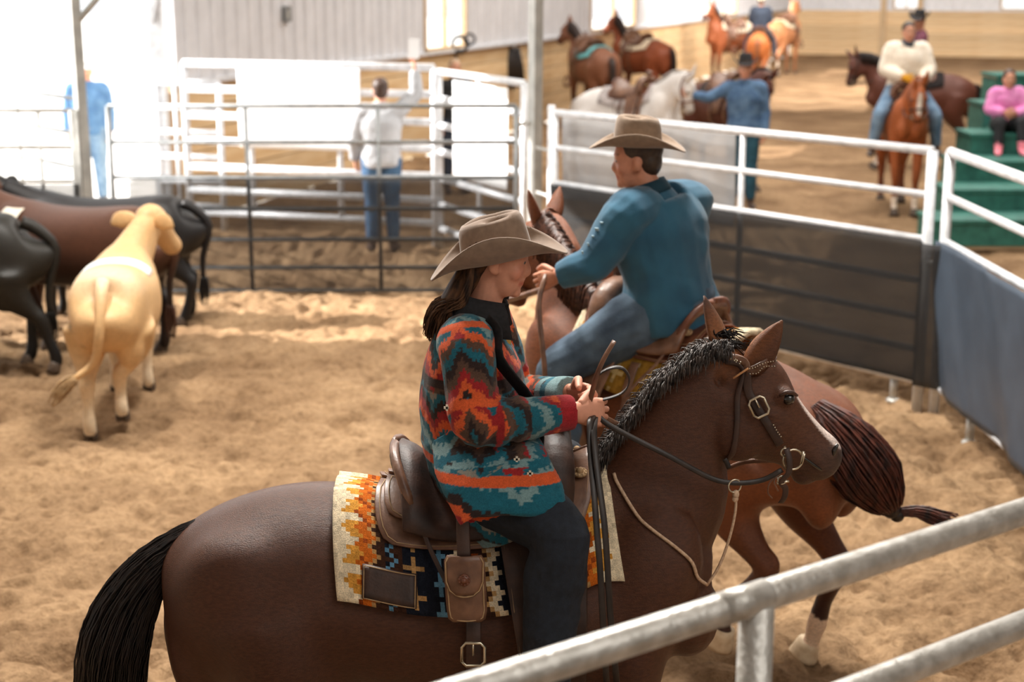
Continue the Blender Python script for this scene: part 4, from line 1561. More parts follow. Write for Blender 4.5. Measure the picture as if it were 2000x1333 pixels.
def saddle_blanket(label, loc, rz, x0, x1, phi, off=0.02, cell=0.0118, kind='serape', flare=0.05, group=None, patch=True, scale=1.0):
    root = empty('saddle_blanket', loc, rz)
    root.scale = (scale,) * 3
    tag(root, label, 'saddle blanket', group)
    nx_ = int((x1 - x0) / cell)
    rows = int(2 * phi * 0.31 / cell)
    V, F, CC = [], [], []
    for j in range(rows + 1):
        ph = -phi + 2 * phi * j / rows
        for i in range(nx_ + 1):
            t = i / nx_
            side = abs(ph) / phi
            x = x0 + (x1 - x0) * t + flare * side ** 2 * (0.55 if t < 0.5 else 0.9) * 1.0
            p = trunk_pt(x, ph, off + 0.012 * (side > 0.2))
            V.append(p)
    cols = []
    for j in range(rows):
        for i in range(nx_):
            a = j * (nx_ + 1) + i
            F.append((a, a + 1, a + nx_ + 2, a + nx_ + 1))
            k = i if i < nx_ / 2 else nx_ - 1 - i
            c_ = wool_pattern(k, j, nx_, 'serape' if kind == 'gold' else kind)
            if kind == 'gold':
                c_ = {NAVY: L(150, 112, 44), BLUE: CREAM, BROWN: L(112, 66, 34), RUST: GOLD, TAN: L(206, 178, 120)}.get(c_, c_)
            cols.append(c_)
    me = mesh_from(V, F)
    at = me.color_attributes.new('Col', 'FLOAT_COLOR', 'CORNER')
    cc = np.ones((len(F), 4, 4))
    cc[:, :, :3] = np.array(cols)[:, None, :] * (1 + 0.12 * RNG.randn(len(F), 1, 1))
    at.data.foreach_set('color', cc.reshape(-1))
    o = obj('woven_cloth', me, M_WOOL, root)
    sd = o.modifiers.new('thickness', 'SOLIDIFY')
    sd.thickness = 0.022
    sd.offset = -1
    if patch:
        P_ = []
        m_, n_ = 8, 6
        for j in range(n_):
            for i in range(m_):
                x = x0 + 0.075 + 0.15 * i / (m_ - 1) + 0.02
                P_.append(trunk_pt(x, -phi + 0.05 + 0.27 * j / (n_ - 1), off + 0.017))
        q = obj('leather_patch', mesh_from(P_, [(j * m_ + i, j * m_ + i + 1, (j + 1) * m_ + i + 1, (j + 1) * m_ + i) for j in range(n_ - 1) for i in range(m_ - 1)]), M_LEATHERD, root)
        sd = q.modifiers.new('thickness', 'SOLIDIFY')
        sd.thickness = 0.006
        sd.offset = 0
        bd = [P_[i] for i in range(m_)] + [P_[j * m_ + m_ - 1] for j in range(1, n_)] + [P_[(n_ - 1) * m_ + i] for i in range(m_ - 2, -1, -1)] + [P_[j * m_] for j in range(n_ - 2, 0, -1)]
        cen = sum(bd) / len(bd)
        bd = [b + (cen - b) * 0.06 + np.array((0, -0.004, 0)) for b in bd]
        part('stitching', loft(bd + [bd[0]], 0.0016, n=5, sub=1), M_STITCH, q)
    return root


def sheet_on_trunk(name, parent, m, outline, off, th=0.008, n=10, side=-1, thick_off=0):
    """leather plate lying on the trunk: outline rows of (x0, x1) over phi"""
    V, F = [], []
    rows = len(outline)
    for ph, a, b in outline:
        for i in range(n):
            x = a + (b - a) * i / (n - 1)
            V.append(trunk_pt(x, side * ph, off))
    for j in range(rows - 1):
        for i in range(n - 1):
            F.append((j * n + i, j * n + i + 1, (j + 1) * n + i + 1, (j + 1) * n + i))
    o = obj(name, mesh_from(V, F), m, parent)
    sd = o.modifiers.new('thickness', 'SOLIDIFY')
    sd.thickness = th
    sd.offset = 0
    bv = o.modifiers.new('edge', 'BEVEL')
    bv.width = 0.002
    bv.limit_method = 'ANGLE'
    # running stitch round the edge
    edge = [V[i] for i in range(n)] + [V[j * n + n - 1] for j in range(1, rows)] + [V[(rows - 1) * n + i] for i in range(n - 2, -1, -1)] + [V[j * n] for j in range(rows - 2, 0, -1)]
    c = sum(edge) / len(edge)
    pts = []
    for e in edge:
        d = c - e
        ln = np.linalg.norm(d)
        p = e + d / ln * 0.014
        p = p + np.array((0, side * 0.006, 0.003))
        pts.append(p)
    part('stitching', loft(pts + [pts[0]], 0.0014, n=4, sub=1), M_STITCH, o)
    return o


def buckle(name, c, w, h, th, right, up, m, parent):
    c, r, u = np.array(tuple(c)), unit(right), unit(up)
    k = [c + r * (w * sx) + u * (h * sy) for sx, sy in ((-.5, -.32), (-.5, .32), (-.32, .5), (.32, .5), (.5, .32), (.5, -.32), (.32, -.5), (-.32, -.5), (-.5, -.32))]
    return part(name, [loft(k, th, n=7, sub=1), loft([c - u * h * 0.05 - r * w * 0.0, c + u * h * 0.5], th * 0.7, n=6, sub=1)], m, parent)


def rosette(c, nrm, r, m, parent, name='rosette'):
    nrm = unit(nrm)
    c = np.array(tuple(c))
    parts = [loft([c, c + nrm * 0.008], r, n=16, sub=1, side=(0.3, 0.2, 1)), blob(c + nrm * 0.01, r * 0.5)]
    a = unit(np.cross(nrm, (0.2, 0.1, 1)))
    b = np.cross(nrm, a)
    for i in range(10):
        t = 2 * math.pi * i / 10
        parts.append(blob(c + nrm * 0.006 + (a * math.cos(t) + b * math.sin(t)) * r * 0.85, r * 0.22, n=6, m=5))
    return part(name, parts, m, parent)


def build_saddle(label, loc, rz, leather, leather2, full=True, group=None, scale=1.0):
    """western stock saddle in the horse's own frame"""
    root = empty('saddle', loc, rz)
    root.scale = (scale,) * 3
    tag(root, label, 'saddle', group)
    for s in (-1, 1):
        # rear skirt, rear jockey over it, front skirt, seat side
        sheet_on_trunk('skirt', root, leather, [(0.05, -0.375, 0.20), (0.25, -0.385, 0.21), (0.45, -0.385, 0.215), (0.60, -0.38, 0.215), (0.72, -0.37, 0.21), (0.80, -0.355, 0.19), (0.84, -0.33, 0.16)], 0.040, side=s, n=12)
        sheet_on_trunk('jockey_flap', root, leather, [(0.05, -0.355, -0.02), (0.2, -0.36, 0.0), (0.35, -0.36, 0.02), (0.48, -0.355, 0.03), (0.57, -0.345, 0.03), (0.61, -0.32, 0.02)], 0.055, side=s)
        sheet_on_trunk('front_flap', root, leather, [(0.05, 0.14, 0.215), (0.3, 0.11, 0.225), (0.55, 0.09, 0.225), (0.75, 0.09, 0.22), (0.9, 0.11, 0.20)], 0.055, side=s)
        fen = [(0.55, -0.03, 0.12), (0.8, -0.035, 0.13), (1.05, -0.02, 0.14), (1.35, 0.0, 0.14), (1.65, 0.02, 0.13)]
        sheet_on_trunk('fender', root, leather2, fen, 0.075, side=s, n=8)
        for ph, xx in ((0.42, -0.285), (0.50, 0.19)):
            p = trunk_pt(xx, s * ph, 0.068)
            rosette(p, p - np.array((xx, 0, 1.15)), 0.021, M_STITCH, root)
        # saddle strings
        p = trunk_pt(-0.285, s * 0.44, 0.075)
        pts = [trunk_pt(-0.285 + 0.10 * t + 0.06 * t * t, s * (0.44 + 0.9 * t), 0.08 + 0.01 * math.sin(9 * t)) for t in np.linspace(0, 1, 9)]
        part('saddle_string', ribbon(pts, 0.013, 0.005, (1, 0, 0.4)), leather2, root)
        # stirrup
        st = empty_part = part('stirrup', [loft([(0.07, s * 0.37, 0.90), (0.02, s * 0.36, 0.82), (0.00, s * 0.36, 0.745), (0.14, s * 0.40, 0.735), (0.15, s * 0.40, 0.82), (0.09, s * 0.375, 0.90)], 0.012, 0.028, side=(0, 1, 0), n=8),
                                            box((0.07, s * 0.38, 0.735), (0.14, 0.07, 0.02), rotm('Z', s * 0.25))], leather2, root)
    # seat dish and cantle
    V, F = [], []
    n, k = 16, 17
    for i in range(n):
        t = i / (n - 1)
        x = -0.30 + 0.42 * t
        for j in range(k):
            a = -1.0 + 2.0 * j / (k - 1)
            base = trunk_pt(x, a * 0.80, 0.06)
            lift = 0.085 * math.exp(-((t - 0.0) / 0.16) ** 2) * (1 - 0.75 * abs(a) ** 2.2) + 0.045 * math.exp(-((t - 1) / 0.25) ** 2) * (1 - abs(a) ** 2)
            back = -0.03 * math.exp(-(t / 0.10) ** 2) * (1 - abs(a))
            V.append(base + np.array((back, 0, lift)))
    F = [(i * k + j, i * k + j + 1, (i + 1) * k + j + 1, (i + 1) * k + j) for i in range(n - 1) for j in range(k - 1)]
    o = obj('seat', mesh_from(V, F), leather2, root)
    sd = o.modifiers.new('thickness', 'SOLIDIFY')
    sd.thickness = 0.02
    arc = [np.array((-0.335 + 0.055 * abs(a) ** 2, 0.185 * math.sin(a * 1.35), 1.545 - 0.12 * abs(a) ** 2.4)) for a in np.linspace(-1, 1, 11)]
    low = [np.array((-0.25, 0.2 * math.sin(a * 1.35), 1.455 - 0.06 * abs(a) ** 2)) for a in np.linspace(-1, 1, 11)]
    V, F = [], []
    for a_, b_ in zip(arc, low):
        for t in np.linspace(0, 1, 5):
            V.append(a_ + (b_ - a_) * t + np.array((0.01 * math.sin(t * 3.1), 0, 0)))
    F = [(i * 5 + j, i * 5 + j + 1, (i + 1) * 5 + j + 1, (i + 1) * 5 + j) for i in range(10) for j in range(4)]
    o = obj('cantle', mesh_from(V, F), leather2, root)
    sd = o.modifiers.new('thickness', 'SOLIDIFY')
    sd.thickness = 0.022
    part('cantle_binding', loft(arc, 0.014, n=8, sub=2), leather, o)
    # swell and horn
    sw = remesh([loft([(0.13, s_ * 0.02, 1.535) for s_ in (1,)] + [(0.125, 0.02, 1.54)], 0.05, n=8, sub=1),
                 loft([(0.125, -0.175, 1.40), (0.118, -0.165, 1.485), (0.118, -0.11, 1.545), (0.118, 0, 1.565), (0.118, 0.11, 1.545), (0.118, 0.165, 1.485), (0.125, 0.175, 1.40)],
                      [0.046, 0.058, 0.056, 0.052, 0.056, 0.058, 0.046], [0.036, 0.045, 0.045, 0.04, 0.045, 0.045, 0.036], side=(1, 0, 0), n=14),
                 loft([(0.128, 0, 1.54), (0.145, 0, 1.60), (0.155, 0, 1.645)], [0.034, 0.024, 0.026], n=12), loft([(0.153, 0, 1.642), (0.158, 0, 1.66)], [0.043, 0.045], n=16, sub=2, side=(0, 1, 0))], 0.008, 4)
    obj('swell_and_horn', sw, leather2, root)
    # front and rear cinch straps
    for nm, xx, w in (('front_cinch', 0.17, 0.075), ('rear_cinch', -0.105, 0.042)):
        pts = [trunk_pt(xx + (0.02 if nm == 'rear_cinch' else -0.0) * 0, a, 0.046 if abs(a) < 1.3 else 0.028) for a in np.linspace(-math.pi * 0.98, -0.9, 20)]
        part(nm, ribbon(pts, w, 0.007, (1, 0, 0), sub=2), leather2, root)
        pts = [trunk_pt(xx, a, 0.046 if abs(a) < 1.3 else 0.028) for a in np.linspace(math.pi * 0.98, 0.9, 20)]
        part(nm, ribbon(pts, w, 0.007, (1, 0, 0), sub=2), leather2, root)
    if full:
        p = trunk_pt(-0.105, -1.60, 0.062)
        buckle('cinch_buckle', p, 0.062, 0.066, 0.0045, (1, 0, 0), (0, 0, 1), M_SILVER, root)
    return root
# ---------------------------------------------------------------- the near horse and its rider
HY = 4.2
HX = 0.0


def bvh_of(o):
    C = coords(o.data)
    return BVHTree.FromPolygons([tuple(c) for c in C], [tuple(p.vertices) for p in o.data.polygons])


def snap(tree, p, off):
    l, n, i, d = tree.find_nearest(Vector(tuple(p)))
    return np.array(l) + np.array(n) * off


hero_ears = {1: ((0.598, 0.052, 1.818), (0.545, 0.075, 1.962), (0.75, -0.5, 0.1)), -1: ((0.672, -0.060, 1.792), (0.742, -0.085, 1.925), (0.55, 0.75, 0.3))}


def hero_paint(C, col, H):
    # warmer on head; ears tan with lit tone painted in; pale star and snip
    d, _ = seg_dist(C, H((0.70, 0, 1.75)), H((0.85, 0, 1.56)))
    col = blend(col, (0.16 - d) / 0.1 * 0.5, L(96, 58, 38))
    d, _ = seg_dist(C, H((0.62, 0, 1.85)), H((0.70, 0, 1.95)))
    col = blend(col, (0.13 - d) / 0.08 * 0.8, L(152, 96, 58))
    d, t = seg_dist(C, H((0.803, -0.012, 1.690)), H((0.925, -0.012, 1.562)))
    col = blend(col, ((0.020 + 0.012 * t) - d) / 0.006, L(224, 206, 196))
    d = np.linalg.norm(C - H((0.93, 0, 1.50)), axis=1)
    col = blend(col, (0.085 - d) / 0.06 * 0.7, L(76, 66, 62))
    return col


hero, hero_body, hpose = build_horse(
    'dark bay horse in the foreground with a woven blanket, facing right', (HX, HY, 0), 0, L(76, 45, 30), L(36, 22, 16), (L(20, 15, 13), L(52, 42, 36)),
    voxel=0.0085, coatm=M_COAT, legs_dark=(0.3, 0.7), ears=hero_ears, mane=False, tail=False, extra_paint=hero_paint, noise=0.09, eye_r=0.0185, muzzle=L(60, 48, 42))
tree = bvh_of(hero_body)
PW = lambda u, v, Y: np.array(P(u, v, Y)) - np.array((HX, HY, 0))     # into the horse's frame

# short roached mane lying to the near side
M_MANE = mat('short grizzled mane', L(30, 24, 22), L(104, 94, 88), rough=0.55, scale=45, stretch=(1, 1, 1))
crest = [PW(1160, 890, HY - 0.01), PW(1195, 845, HY), PW(1240, 790, HY), PW(1300, 735, HY), PW(1370, 688, HY), PW(1425, 668, HY)]
crest = spline(crest, 10)
cv = []
rnd = random.Random(5)
for i in range(2100):
    k = rnd.uniform(0, len(crest) - 1.01)
    p = crest[int(k)] + (crest[int(k) + 1] - crest[int(k)]) * (k % 1)
    tg = unit(crest[min(int(k) + 1, len(crest) - 1)] - crest[max(int(k) - 1, 0)])
    nr = np.array((-tg[2], 0, tg[0]))
    ln = rnd.uniform(0.025, 0.055) * (1.15 - 0.35 * k / len(crest))
    sd = rnd.choice((-1, -1, -1, 1))
    q = snap(tree, p + np.array((0, sd * rnd.uniform(0.0, 0.03), -0.0)) - nr * rnd.uniform(0, 0.03), 0.001)
    dirn = unit(nr * rnd.uniform(0.25, 0.9) + np.array((0, sd * rnd.uniform(0.3, 0.9), 0)) - tg * rnd.uniform(-0.1, 0.5))
    pts = [q, q + dirn * ln * 0.5, q + dirn * ln * 0.85 + np.array((0, sd * 0.012, -0.014)), q + dirn * ln + np.array((0, sd * 0.022, -0.034))]
    cv.append(pts)
V, F = strands(cv, 0.0026, 0.0008)
obj('mane', mesh_from(V, F), M_MANE, hero)
cv = []
for i in range(160):
    p = snap(tree, np.array((0.60 + rnd.uniform(-.03, .04), rnd.uniform(-.04, .04), 1.86)), 0.0)
    e = np.array((rnd.uniform(-0.01, 0.07), rnd.uniform(-0.02, 0.02), rnd.uniform(-0.03, 0.012)))
    cv.append([p, p + e * 0.5 + np.array((0, 0, 0.012)), p + e])
V, F = strands(cv, 0.0022, 0.0007)
obj('forelock', mesh_from(V, F), mat('black hair', L(22, 17, 15), L(46, 38, 34), rough=0.4, scale=70), hero)

# tail: long black, swinging back to the left
path = [PW(392, 1030, HY), PW(345, 1068, HY), PW(290, 1120, HY - 0.02), PW(248, 1185, HY - 0.03), PW(222, 1270, HY - 0.04), PW(215, 1370, HY - 0.04), PW(222, 1470, HY - 0.04), PW(240, 1560, HY - .04)]
M_TAIL = mat('black tail hair', L(14, 12, 13), L(38, 29, 26), rough=0.38, scale=50, stretch=(1, 1, .2))
cv = tail_curves(path, 900, 0.092, seed=3, widen=lambda t: 0.28 + 0.85 * min(1, t * 1.9) ** 0.9)
V, F = strands(cv, 0.0036, 0.0010)
obj('tail', mesh_from(V, F), M_TAIL, hero)
part('nostril', loft([PW(1636, 868, HY - 0.05), PW(1630, 880, HY - 0.052), PW(1627, 893, HY - 0.05)], [0.004, 0.008, 0.004], n=8), M_EYE, hero)
part('mouth_line', loft([PW(1568, 893, 4.137), PW(1582, 903, 4.14), PW(1598, 915, 4.145), PW(1612, 924, 4.16)], [0.002, 0.0045, 0.0045, 0.002], n=7), M_EYE, hero)
# eyelid over the near eye
part('eyelid', loft([(0.742, -0.094, 1.712), (0.757, -0.100, 1.724), (0.775, -0.098, 1.723), (0.792, -0.088, 1.712)], [0.004, 0.0065, 0.0065, 0.004], n=8), mat('eyelid skin', L(62, 38, 28), L(80, 50, 36), rough=0.5), hero)

saddle_blanket('woven wool saddle blanket with cream edges and stepped diamonds under the woman', (HX, HY, 0), 0, -0.505, 0.268, 1.36, off=0.016)
SAD = build_saddle('brown leather western saddle with a hanging pouch, ridden by the woman', (HX, HY, 0), 0, M_LEATHER, M_LEATHERD)

# leather pouch on the rear rigging, near side
bag = empty('saddle_pouch', (HX, HY, 0))
tag(bag, 'small brown leather pouch with a round tooled flap hanging from the near saddle', 'pouch')
tilt = lambda x, z, o=0.0: np.array((x, -0.345 - o + 0.10 * max(0, z - 1.25) * 1.2, z))
V, F = [], []


def slab(name, rows, th, m, parent, o=0.0):
    """rows of (z, x0, x1): leather plate facing the viewer's side"""
    V, F = [], []
    n = 9
    for z, a, b in rows:
        for i in range(n):
            x = a + (b - a) * i / (n - 1)
            V.append(tilt(x, z, o + 0.012 * math.sin(math.pi * i / (n - 1))))
    for j in range(len(rows) - 1):
        for i in range(n - 1):
            F.append((j * n + i, j * n + i + 1, (j + 1) * n + i + 1, (j + 1) * n + i))
    q = obj(name, mesh_from(V, F), m, parent)
    sd = q.modifiers.new('thickness', 'SOLIDIFY')
    sd.thickness = th
    sd.offset = 0
    edge = [V[j * n] for j in range(len(rows))] + [V[(len(rows) - 1) * n + i] for i in range(1, n)] + [V[j * n + n - 1] for j in range(len(rows) - 2, -1, -1)]
    c = sum(edge) / len(edge)
    e2 = [e + (c - e) * 0.05 + np.array((0, -th / 2 - 0.002, 0)) for e in edge]
    part('stitching', loft(e2, 0.0022, n=5, sub=1), M_STITCH, q)
    return q


slab('pouch_body', [(1.325, -0.176, -0.078), (1.25, -0.174, -0.074), (1.19, -0.170, -0.072), (1.168, -0.166, -0.076), (1.162, -0.155, -0.088)], 0.030, M_LEATHER, bag, 0.0)
fl = slab('pouch_flap', [(1.345, -0.172, -0.082), (1.33, -0.180, -0.074), (1.275, -0.178, -0.075), (1.25, -0.168, -0.085), (1.235, -0.150, -0.102)], 0.008, M_LEATHER, bag, 0.020)
rosette(tilt(-0.127, 1.285, 0.038), (0, -1, 0.1), 0.016, M_LEATHERR, fl, 'tooled_concho')
part('hanger_strap', ribbon([tilt(-0.13, 1.44, 0.012), tilt(-0.13, 1.40, 0.016), tilt(-0.128, 1.335, 0.022)], 0.036, 0.006, (1, 0, 0)), M_LEATHERD, bag)

# ---------------- bridle
br = empty('bridle', (HX, HY, 0))
tag(br, 'brown leather bridle with silver studs and buckle on the foreground horse', 'bridle')
S = lambda u, v, Y=4.10, o=0.006: snap(tree, PW(u, v, Y), o)


def strap(name, pts, w, m, parent, side=None, th=0.005):
    pts = [np.array(p) for p in pts]
    out = []
    # side vector lies across the strap and along the skin
    sds = []
    for i, p in enumerate(pts):
        t = unit(pts[min(i + 1, len(pts) - 1)] - pts[max(i - 1, 0)])
        l, n, k, d = tree.find_nearest(Vector(tuple(p)))
        sds.append(np.cross(np.array(n), t))
    V, F = loft(pts, w / 2, th / 2, side=sds, n=8, sub=4, power=0.45)
    return obj(name, mesh_from(V, F), m, parent)


def studs(pts, m, parent, r=0.0026, lift=0.004, step=0.0105, name='stud_row'):
    c = spline(pts, 12)
    d = np.concatenate([[0], np.cumsum(np.linalg.norm(np.diff(c, axis=0), axis=1))])
    parts = []
    for s in np.arange(0.006, d[-1], step):
        p = np.array([np.interp(s, d, c[:, k]) for k in range(3)])
        l, n, k, q = tree.find_nearest(Vector(tuple(p)))
        parts.append(blob(p + np.array(n) * lift, r, n=6, m=5))
    return part(name, parts, m, parent)


# crown over the poll, down the cheek, to the bit
top = np.array((0.592, 0, 1.862))
crown = [S(1395, 674, 4.26), S(1405, 668, 4.22), S(1425, 686, 4.13), S(1440, 706, 4.11), S(1452, 735)]
cr = strap('crown_strap', crown, 0.026, M_LEATHER, br)
for dx in (-7, 5):
    studs([S(1405 + dx + 2, 672, 4.17, .009), S(1425 + dx, 690, 4.12, .009), S(1440 + dx, 712, 4.10, .009)], M_SILVER, cr)
brow = [S(1446, 735), S(1470, 728, 4.09), S(1492, 714, 4.10), S(1508, 700, 4.14), S(1515, 688, 4.22)]
bw = strap('browband', brow, 0.026, M_LEATHER, br, th=0.006)
for dv in (-5, 6):
    studs([S(1458, 733 + dv, 4.08, .01), S(1475, 726 + dv, 4.08, .01), S(1492, 714 + dv, 4.09, .01), S(1506, 702 + dv, 4.12, .01)], M_SILVER, bw, r=0.0022, step=0.0075)
cheek = [S(1452, 735), S(1462, 765), S(1478, 795), S(1500, 830), S(1517, 858), S(1528, 876)]
ck = strap('cheek_strap', cheek, 0.024, M_LEATHERD, br)
studs([S(1508, 826, 4.1, .009), S(1517, 842, 4.1, .009), S(1527, 856, 4.1, .009)], M_SILVER, ck, step=0.0085)
bc = S(1482, 795, 4.1, 0.014)
buckle('cheek_buckle', bc, 0.046, 0.054, 0.0042, unit(np.array(S(1495, 788)) - S(1470, 800)), unit(np.array(S(1474, 778)) - S(1490, 812)), M_SILVER, br)
part('keeper_tie', [loft([S(1430, 735, 4.1, .014), S(1446, 729, 4.1, .016), S(1462, 722, 4.1, .014)], 0.003, n=6)], mat('raw tie lace', L(196, 140, 92), L(214, 160, 112), rough=0.7), br)
throat = [S(1398, 678, 4.2), S(1415, 700, 4.12), S(1432, 730, 4.10), S(1440, 775, 4.10), S(1440, 830, 4.10), S(1432, 880, 4.11), S(1418, 898, 4.14)]
strap('throat_latch', throat, 0.016, M_LEATHERD, br)
# loose end of the throat latch and strap under the jaw
part('latch_end', ribbon([PW(1415, 897, 4.12), PW(1420, 905, 4.12), PW(1424, 915, 4.12)], 0.014, 0.004, (1, 0, 0)), M_BLACKSTRAP, br)
# bit: ring, shank, curb strap
part('bit_ring', ring(PW(1549, 898, 4.08), 0.0285, 0.0034, (0.15, -1, 0.05)), M_SILVER, br)
part('bit_bar', loft([PW(1571, 886, 4.08), PW(1565, 906, 4.08), PW(1569, 882, 4.08)], 0.0045, n=7), M_SILVER, br)
part('bit_shank', [loft([PW(1532, 872, 4.085), PW(1536, 890, 4.075), PW(1540, 915, 4.07), PW(1530, 940, 4.07)], 0.0045, n=7), ring(PW(1533, 884, 4.075), 0.011, 0.003, (0.1, -1, 0)), ring(PW(1527, 938, 4.07), 0.011, 0.003, (0.1, -1, 0.2)),
                   loft([PW(1517, 945, 4.07), PW(1541, 940, 4.07)], 0.004, n=7)], M_SILVER, br)
part('curb_strap', ribbon([PW(1536, 876, 4.07), PW(1542, 900, 4.06), PW(1540, 925, 4.06), PW(1526, 942, 4.065), PW(1534, 955, 4.075), PW(1532, 972, 4.08), PW(1525, 983, 4.09)], 0.018, 0.004, (1, 0.2, 0)), M_LEATHERD, br)
part('curb_lace', [loft([PW(1518, 930, 4.07), PW(1503, 945, 4.075), PW(1500, 963, 4.08), PW(1508, 974, 4.08)], 0.0022, n=5), loft([PW(1525, 925, 4.07), PW(1512, 940, 4.07), PW(1520, 960, 4.07)], 0.0022, n=5)], M_LEATHER, br)

# ---------------- reins, one object: from the bit to the hand, loop and tails
rn = empty('reins', (HX, HY, 0))
tag(rn, 'dark split leather reins running from the bit into the woman\'s hands', 'reins')
hand_c = PW(1158, 800, 4.05)
part('near_rein', ribbon([PW(1528, 918, 4.07), PW(1490, 938, 4.07), PW(1440, 944, 4.06), PW(1390, 935, 4.05), PW(1310, 893, 4.03), PW(1240, 858, 4.03), PW(1185, 828, 4.04), hand_c], 0.015, 0.005, (0, 0.25, 1)), M_BLACKSTRAP, rn)
part('far_rein', ribbon([PW(1510, 900, 4.30), PW(1455, 903, 4.33), PW(1400, 918, 4.36), PW(1330, 890, 4.36), PW(1250, 850, 4.25), PW(1190, 820, 4.14), PW(1150, 795, 4.10)], 0.014, 0.005, (0, 0.25, 1)), M_LEATHER, rn)
part('rein_tail', ribbon([PW(1158, 812, 4.03), PW(1152, 830, 3.99), PW(1153, 880, 3.95), PW(1160, 960, 3.88), PW(1166, 1040, 3.84), PW(1172, 1110, 3.82), PW(1178, 1220, 3.81), PW(1185, 1340, 3.81)], 0.018, 0.004, (1, 0.3, 0)), M_BLACKSTRAP, rn)
part('rein_tail', ribbon([PW(1162, 815, 4.03), PW(1160, 850, 3.97), PW(1168, 930, 3.90), PW(1180, 1020, 3.85), PW(1186, 1100, 3.83), PW(1192, 1200, 3.82), PW(1205, 1340, 3.82)], 0.018, 0.004, (1, 0.3, 0)), M_BLACKSTRAP, rn)
part('rein_end', ribbon([PW(1150, 790, 4.05), PW(1157, 765, 4.04), PW(1165, 735, 4.03), PW(1180, 700, 4.03), PW(1200, 666, 4.04)], 0.017, 0.004, (0.75, -0.65, 0.25)), M_LEATHER, rn)
part('rein_loop', ribbon([PW(1152, 775, 4.06), PW(1165, 738, 4.05), PW(1190, 720, 4.05), PW(1216, 720, 4.06), PW(1229, 740, 4.07), PW(1222, 762, 4.07), PW(1200, 775, 4.07), PW(1165, 784, 4.07)], 0.014, 0.0045, (0.25, 1, 0.3)), M_BLACKSTRAP, rn)

# ---------------- running martingale: cord round the shoulder, fork with rings
mt = empty('martingale', (HX, HY, 0))
tag(mt, 'tan cord martingale with a metal ring on the foreground horse\'s chest', 'martingale')


def cord(name, pts, r, parent):
    return part(name, loft(pts, r, n=7, sub=4), M_ROPE, parent)


cord('chest_cord', [snap(tree, PW(u, v, 4.0), 0.006) for u, v in ((1168, 900), (1195, 935), (1230, 985), (1270, 1030), (1320, 1070), (1355, 1100), (1378, 1135))] + [PW(1381, 1143, 4.06)], 0.005, mt)
cord('near_fork', [PW(1381, 1143, 4.06), PW(1405, 1105, 4.06), PW(1425, 1050, 4.06), PW(1436, 1000, 4.06), PW(1437, 968, 4.06)], 0.0042, mt)
cord('far_fork', [PW(1367, 1090, 4.22), PW(1378, 1050, 4.24), PW(1385, 1000, 4.26), PW(1392, 955, 4.28), PW(1395, 940, 4.28)], 0.0042, mt)
part('cord_knot', [blob(PW(1437, 966, 4.06), (0.010, 0.010, 0.013)), blob(PW(1436, 975, 4.06), (0.009, 0.009, 0.010)), blob(PW(1394, 942, 4.28), (0.008, 0.008, 0.012))], M_ROPE, mt)
part('martingale_ring', ring(PW(1435, 950, 4.058), 0.0185, 0.0026, (0.25, -1, 0.05)), M_SILVER, mt)
# ---------------------------------------------------------------- woman on the near horse
WJ = dict(pel=(-0.085, 0, 1.50), waist=(-0.10, 0, 1.60), chest=(-0.115, 0, 1.765), neck=(-0.095, 0, 1.905), head=(-0.037, 0, 2.088),
          shL=(-0.075, 0.165, 1.865), elL=PW(1003, 778, 4.44), wrL=PW(1118, 768, 4.20), hipL=(-0.04, 0.13, 1.455), knL=(0.15, 0.34, 1.385), anL=(0.08, 0.37, 0.93), toL=(0.23, 0.40, 0.85),
          shR=(-0.125, -0.165, 1.872), elR=PW(928, 826, 3.92), wrR=PW(1124, 806, 4.02), hipR=(-0.04, -0.13, 1.455), knR=PW(1092, 1042, 3.86), anR=PW(1062, 1350, 3.83), toR=PW(1175, 1415, 3.80))
M_MUSTARD = mat('mustard shirt', L(150, 116, 44), L(172, 136, 58), rough=0.85, scale=30)
hR = dict(d=PW(1168, 806, 4.055) - WJ['wrR'], nrm=(0.2, 1, -0.15), lat=(-0.25, 0.15, 1), curl=0.80, thumb=0.75)
hL = dict(d=PW(1165, 778, 4.12) - WJ['wrL'], nrm=(0.1, -1, -0.35), lat=(-0.1, -0.25, 1), curl=0.85, thumb=0.7)
wroot, WJ, WR, WT = person('woman in a bright geometric wool jacket and taupe western hat riding the foreground horse', WJ, (HX, HY, 0), 0, M_MUSTARD, M_DENIM_DARK, skin=L(206, 146, 120),
                           face=(0.985, 0, -0.174), voxel=0.0052, hair=None, bulk=0.88, s_extra=0.004, p_extra=0.026, head_s=0.93, hands=dict(L=hL, R=hR), cheek=True, cran=0.80, sleeve=0.80, neck_r=0.86, fold=(0.004, 9, 0.009, 7.0))
HR = frame((0.978, 0, 0.20), (-0.2, 0.0, 0.98))
hat_root = empty('cowboy_hat', (HX, HY, 0))
tag(hat_root, 'taupe felt western hat with a creased crown on the woman', 'hat')
hat(hat_root, (-0.040, 0, 2.085), HR, M_FELT, M_FELT, L_=0.388, W_=0.325, crown_h=0.118, curl=0.078, dip=0.024)

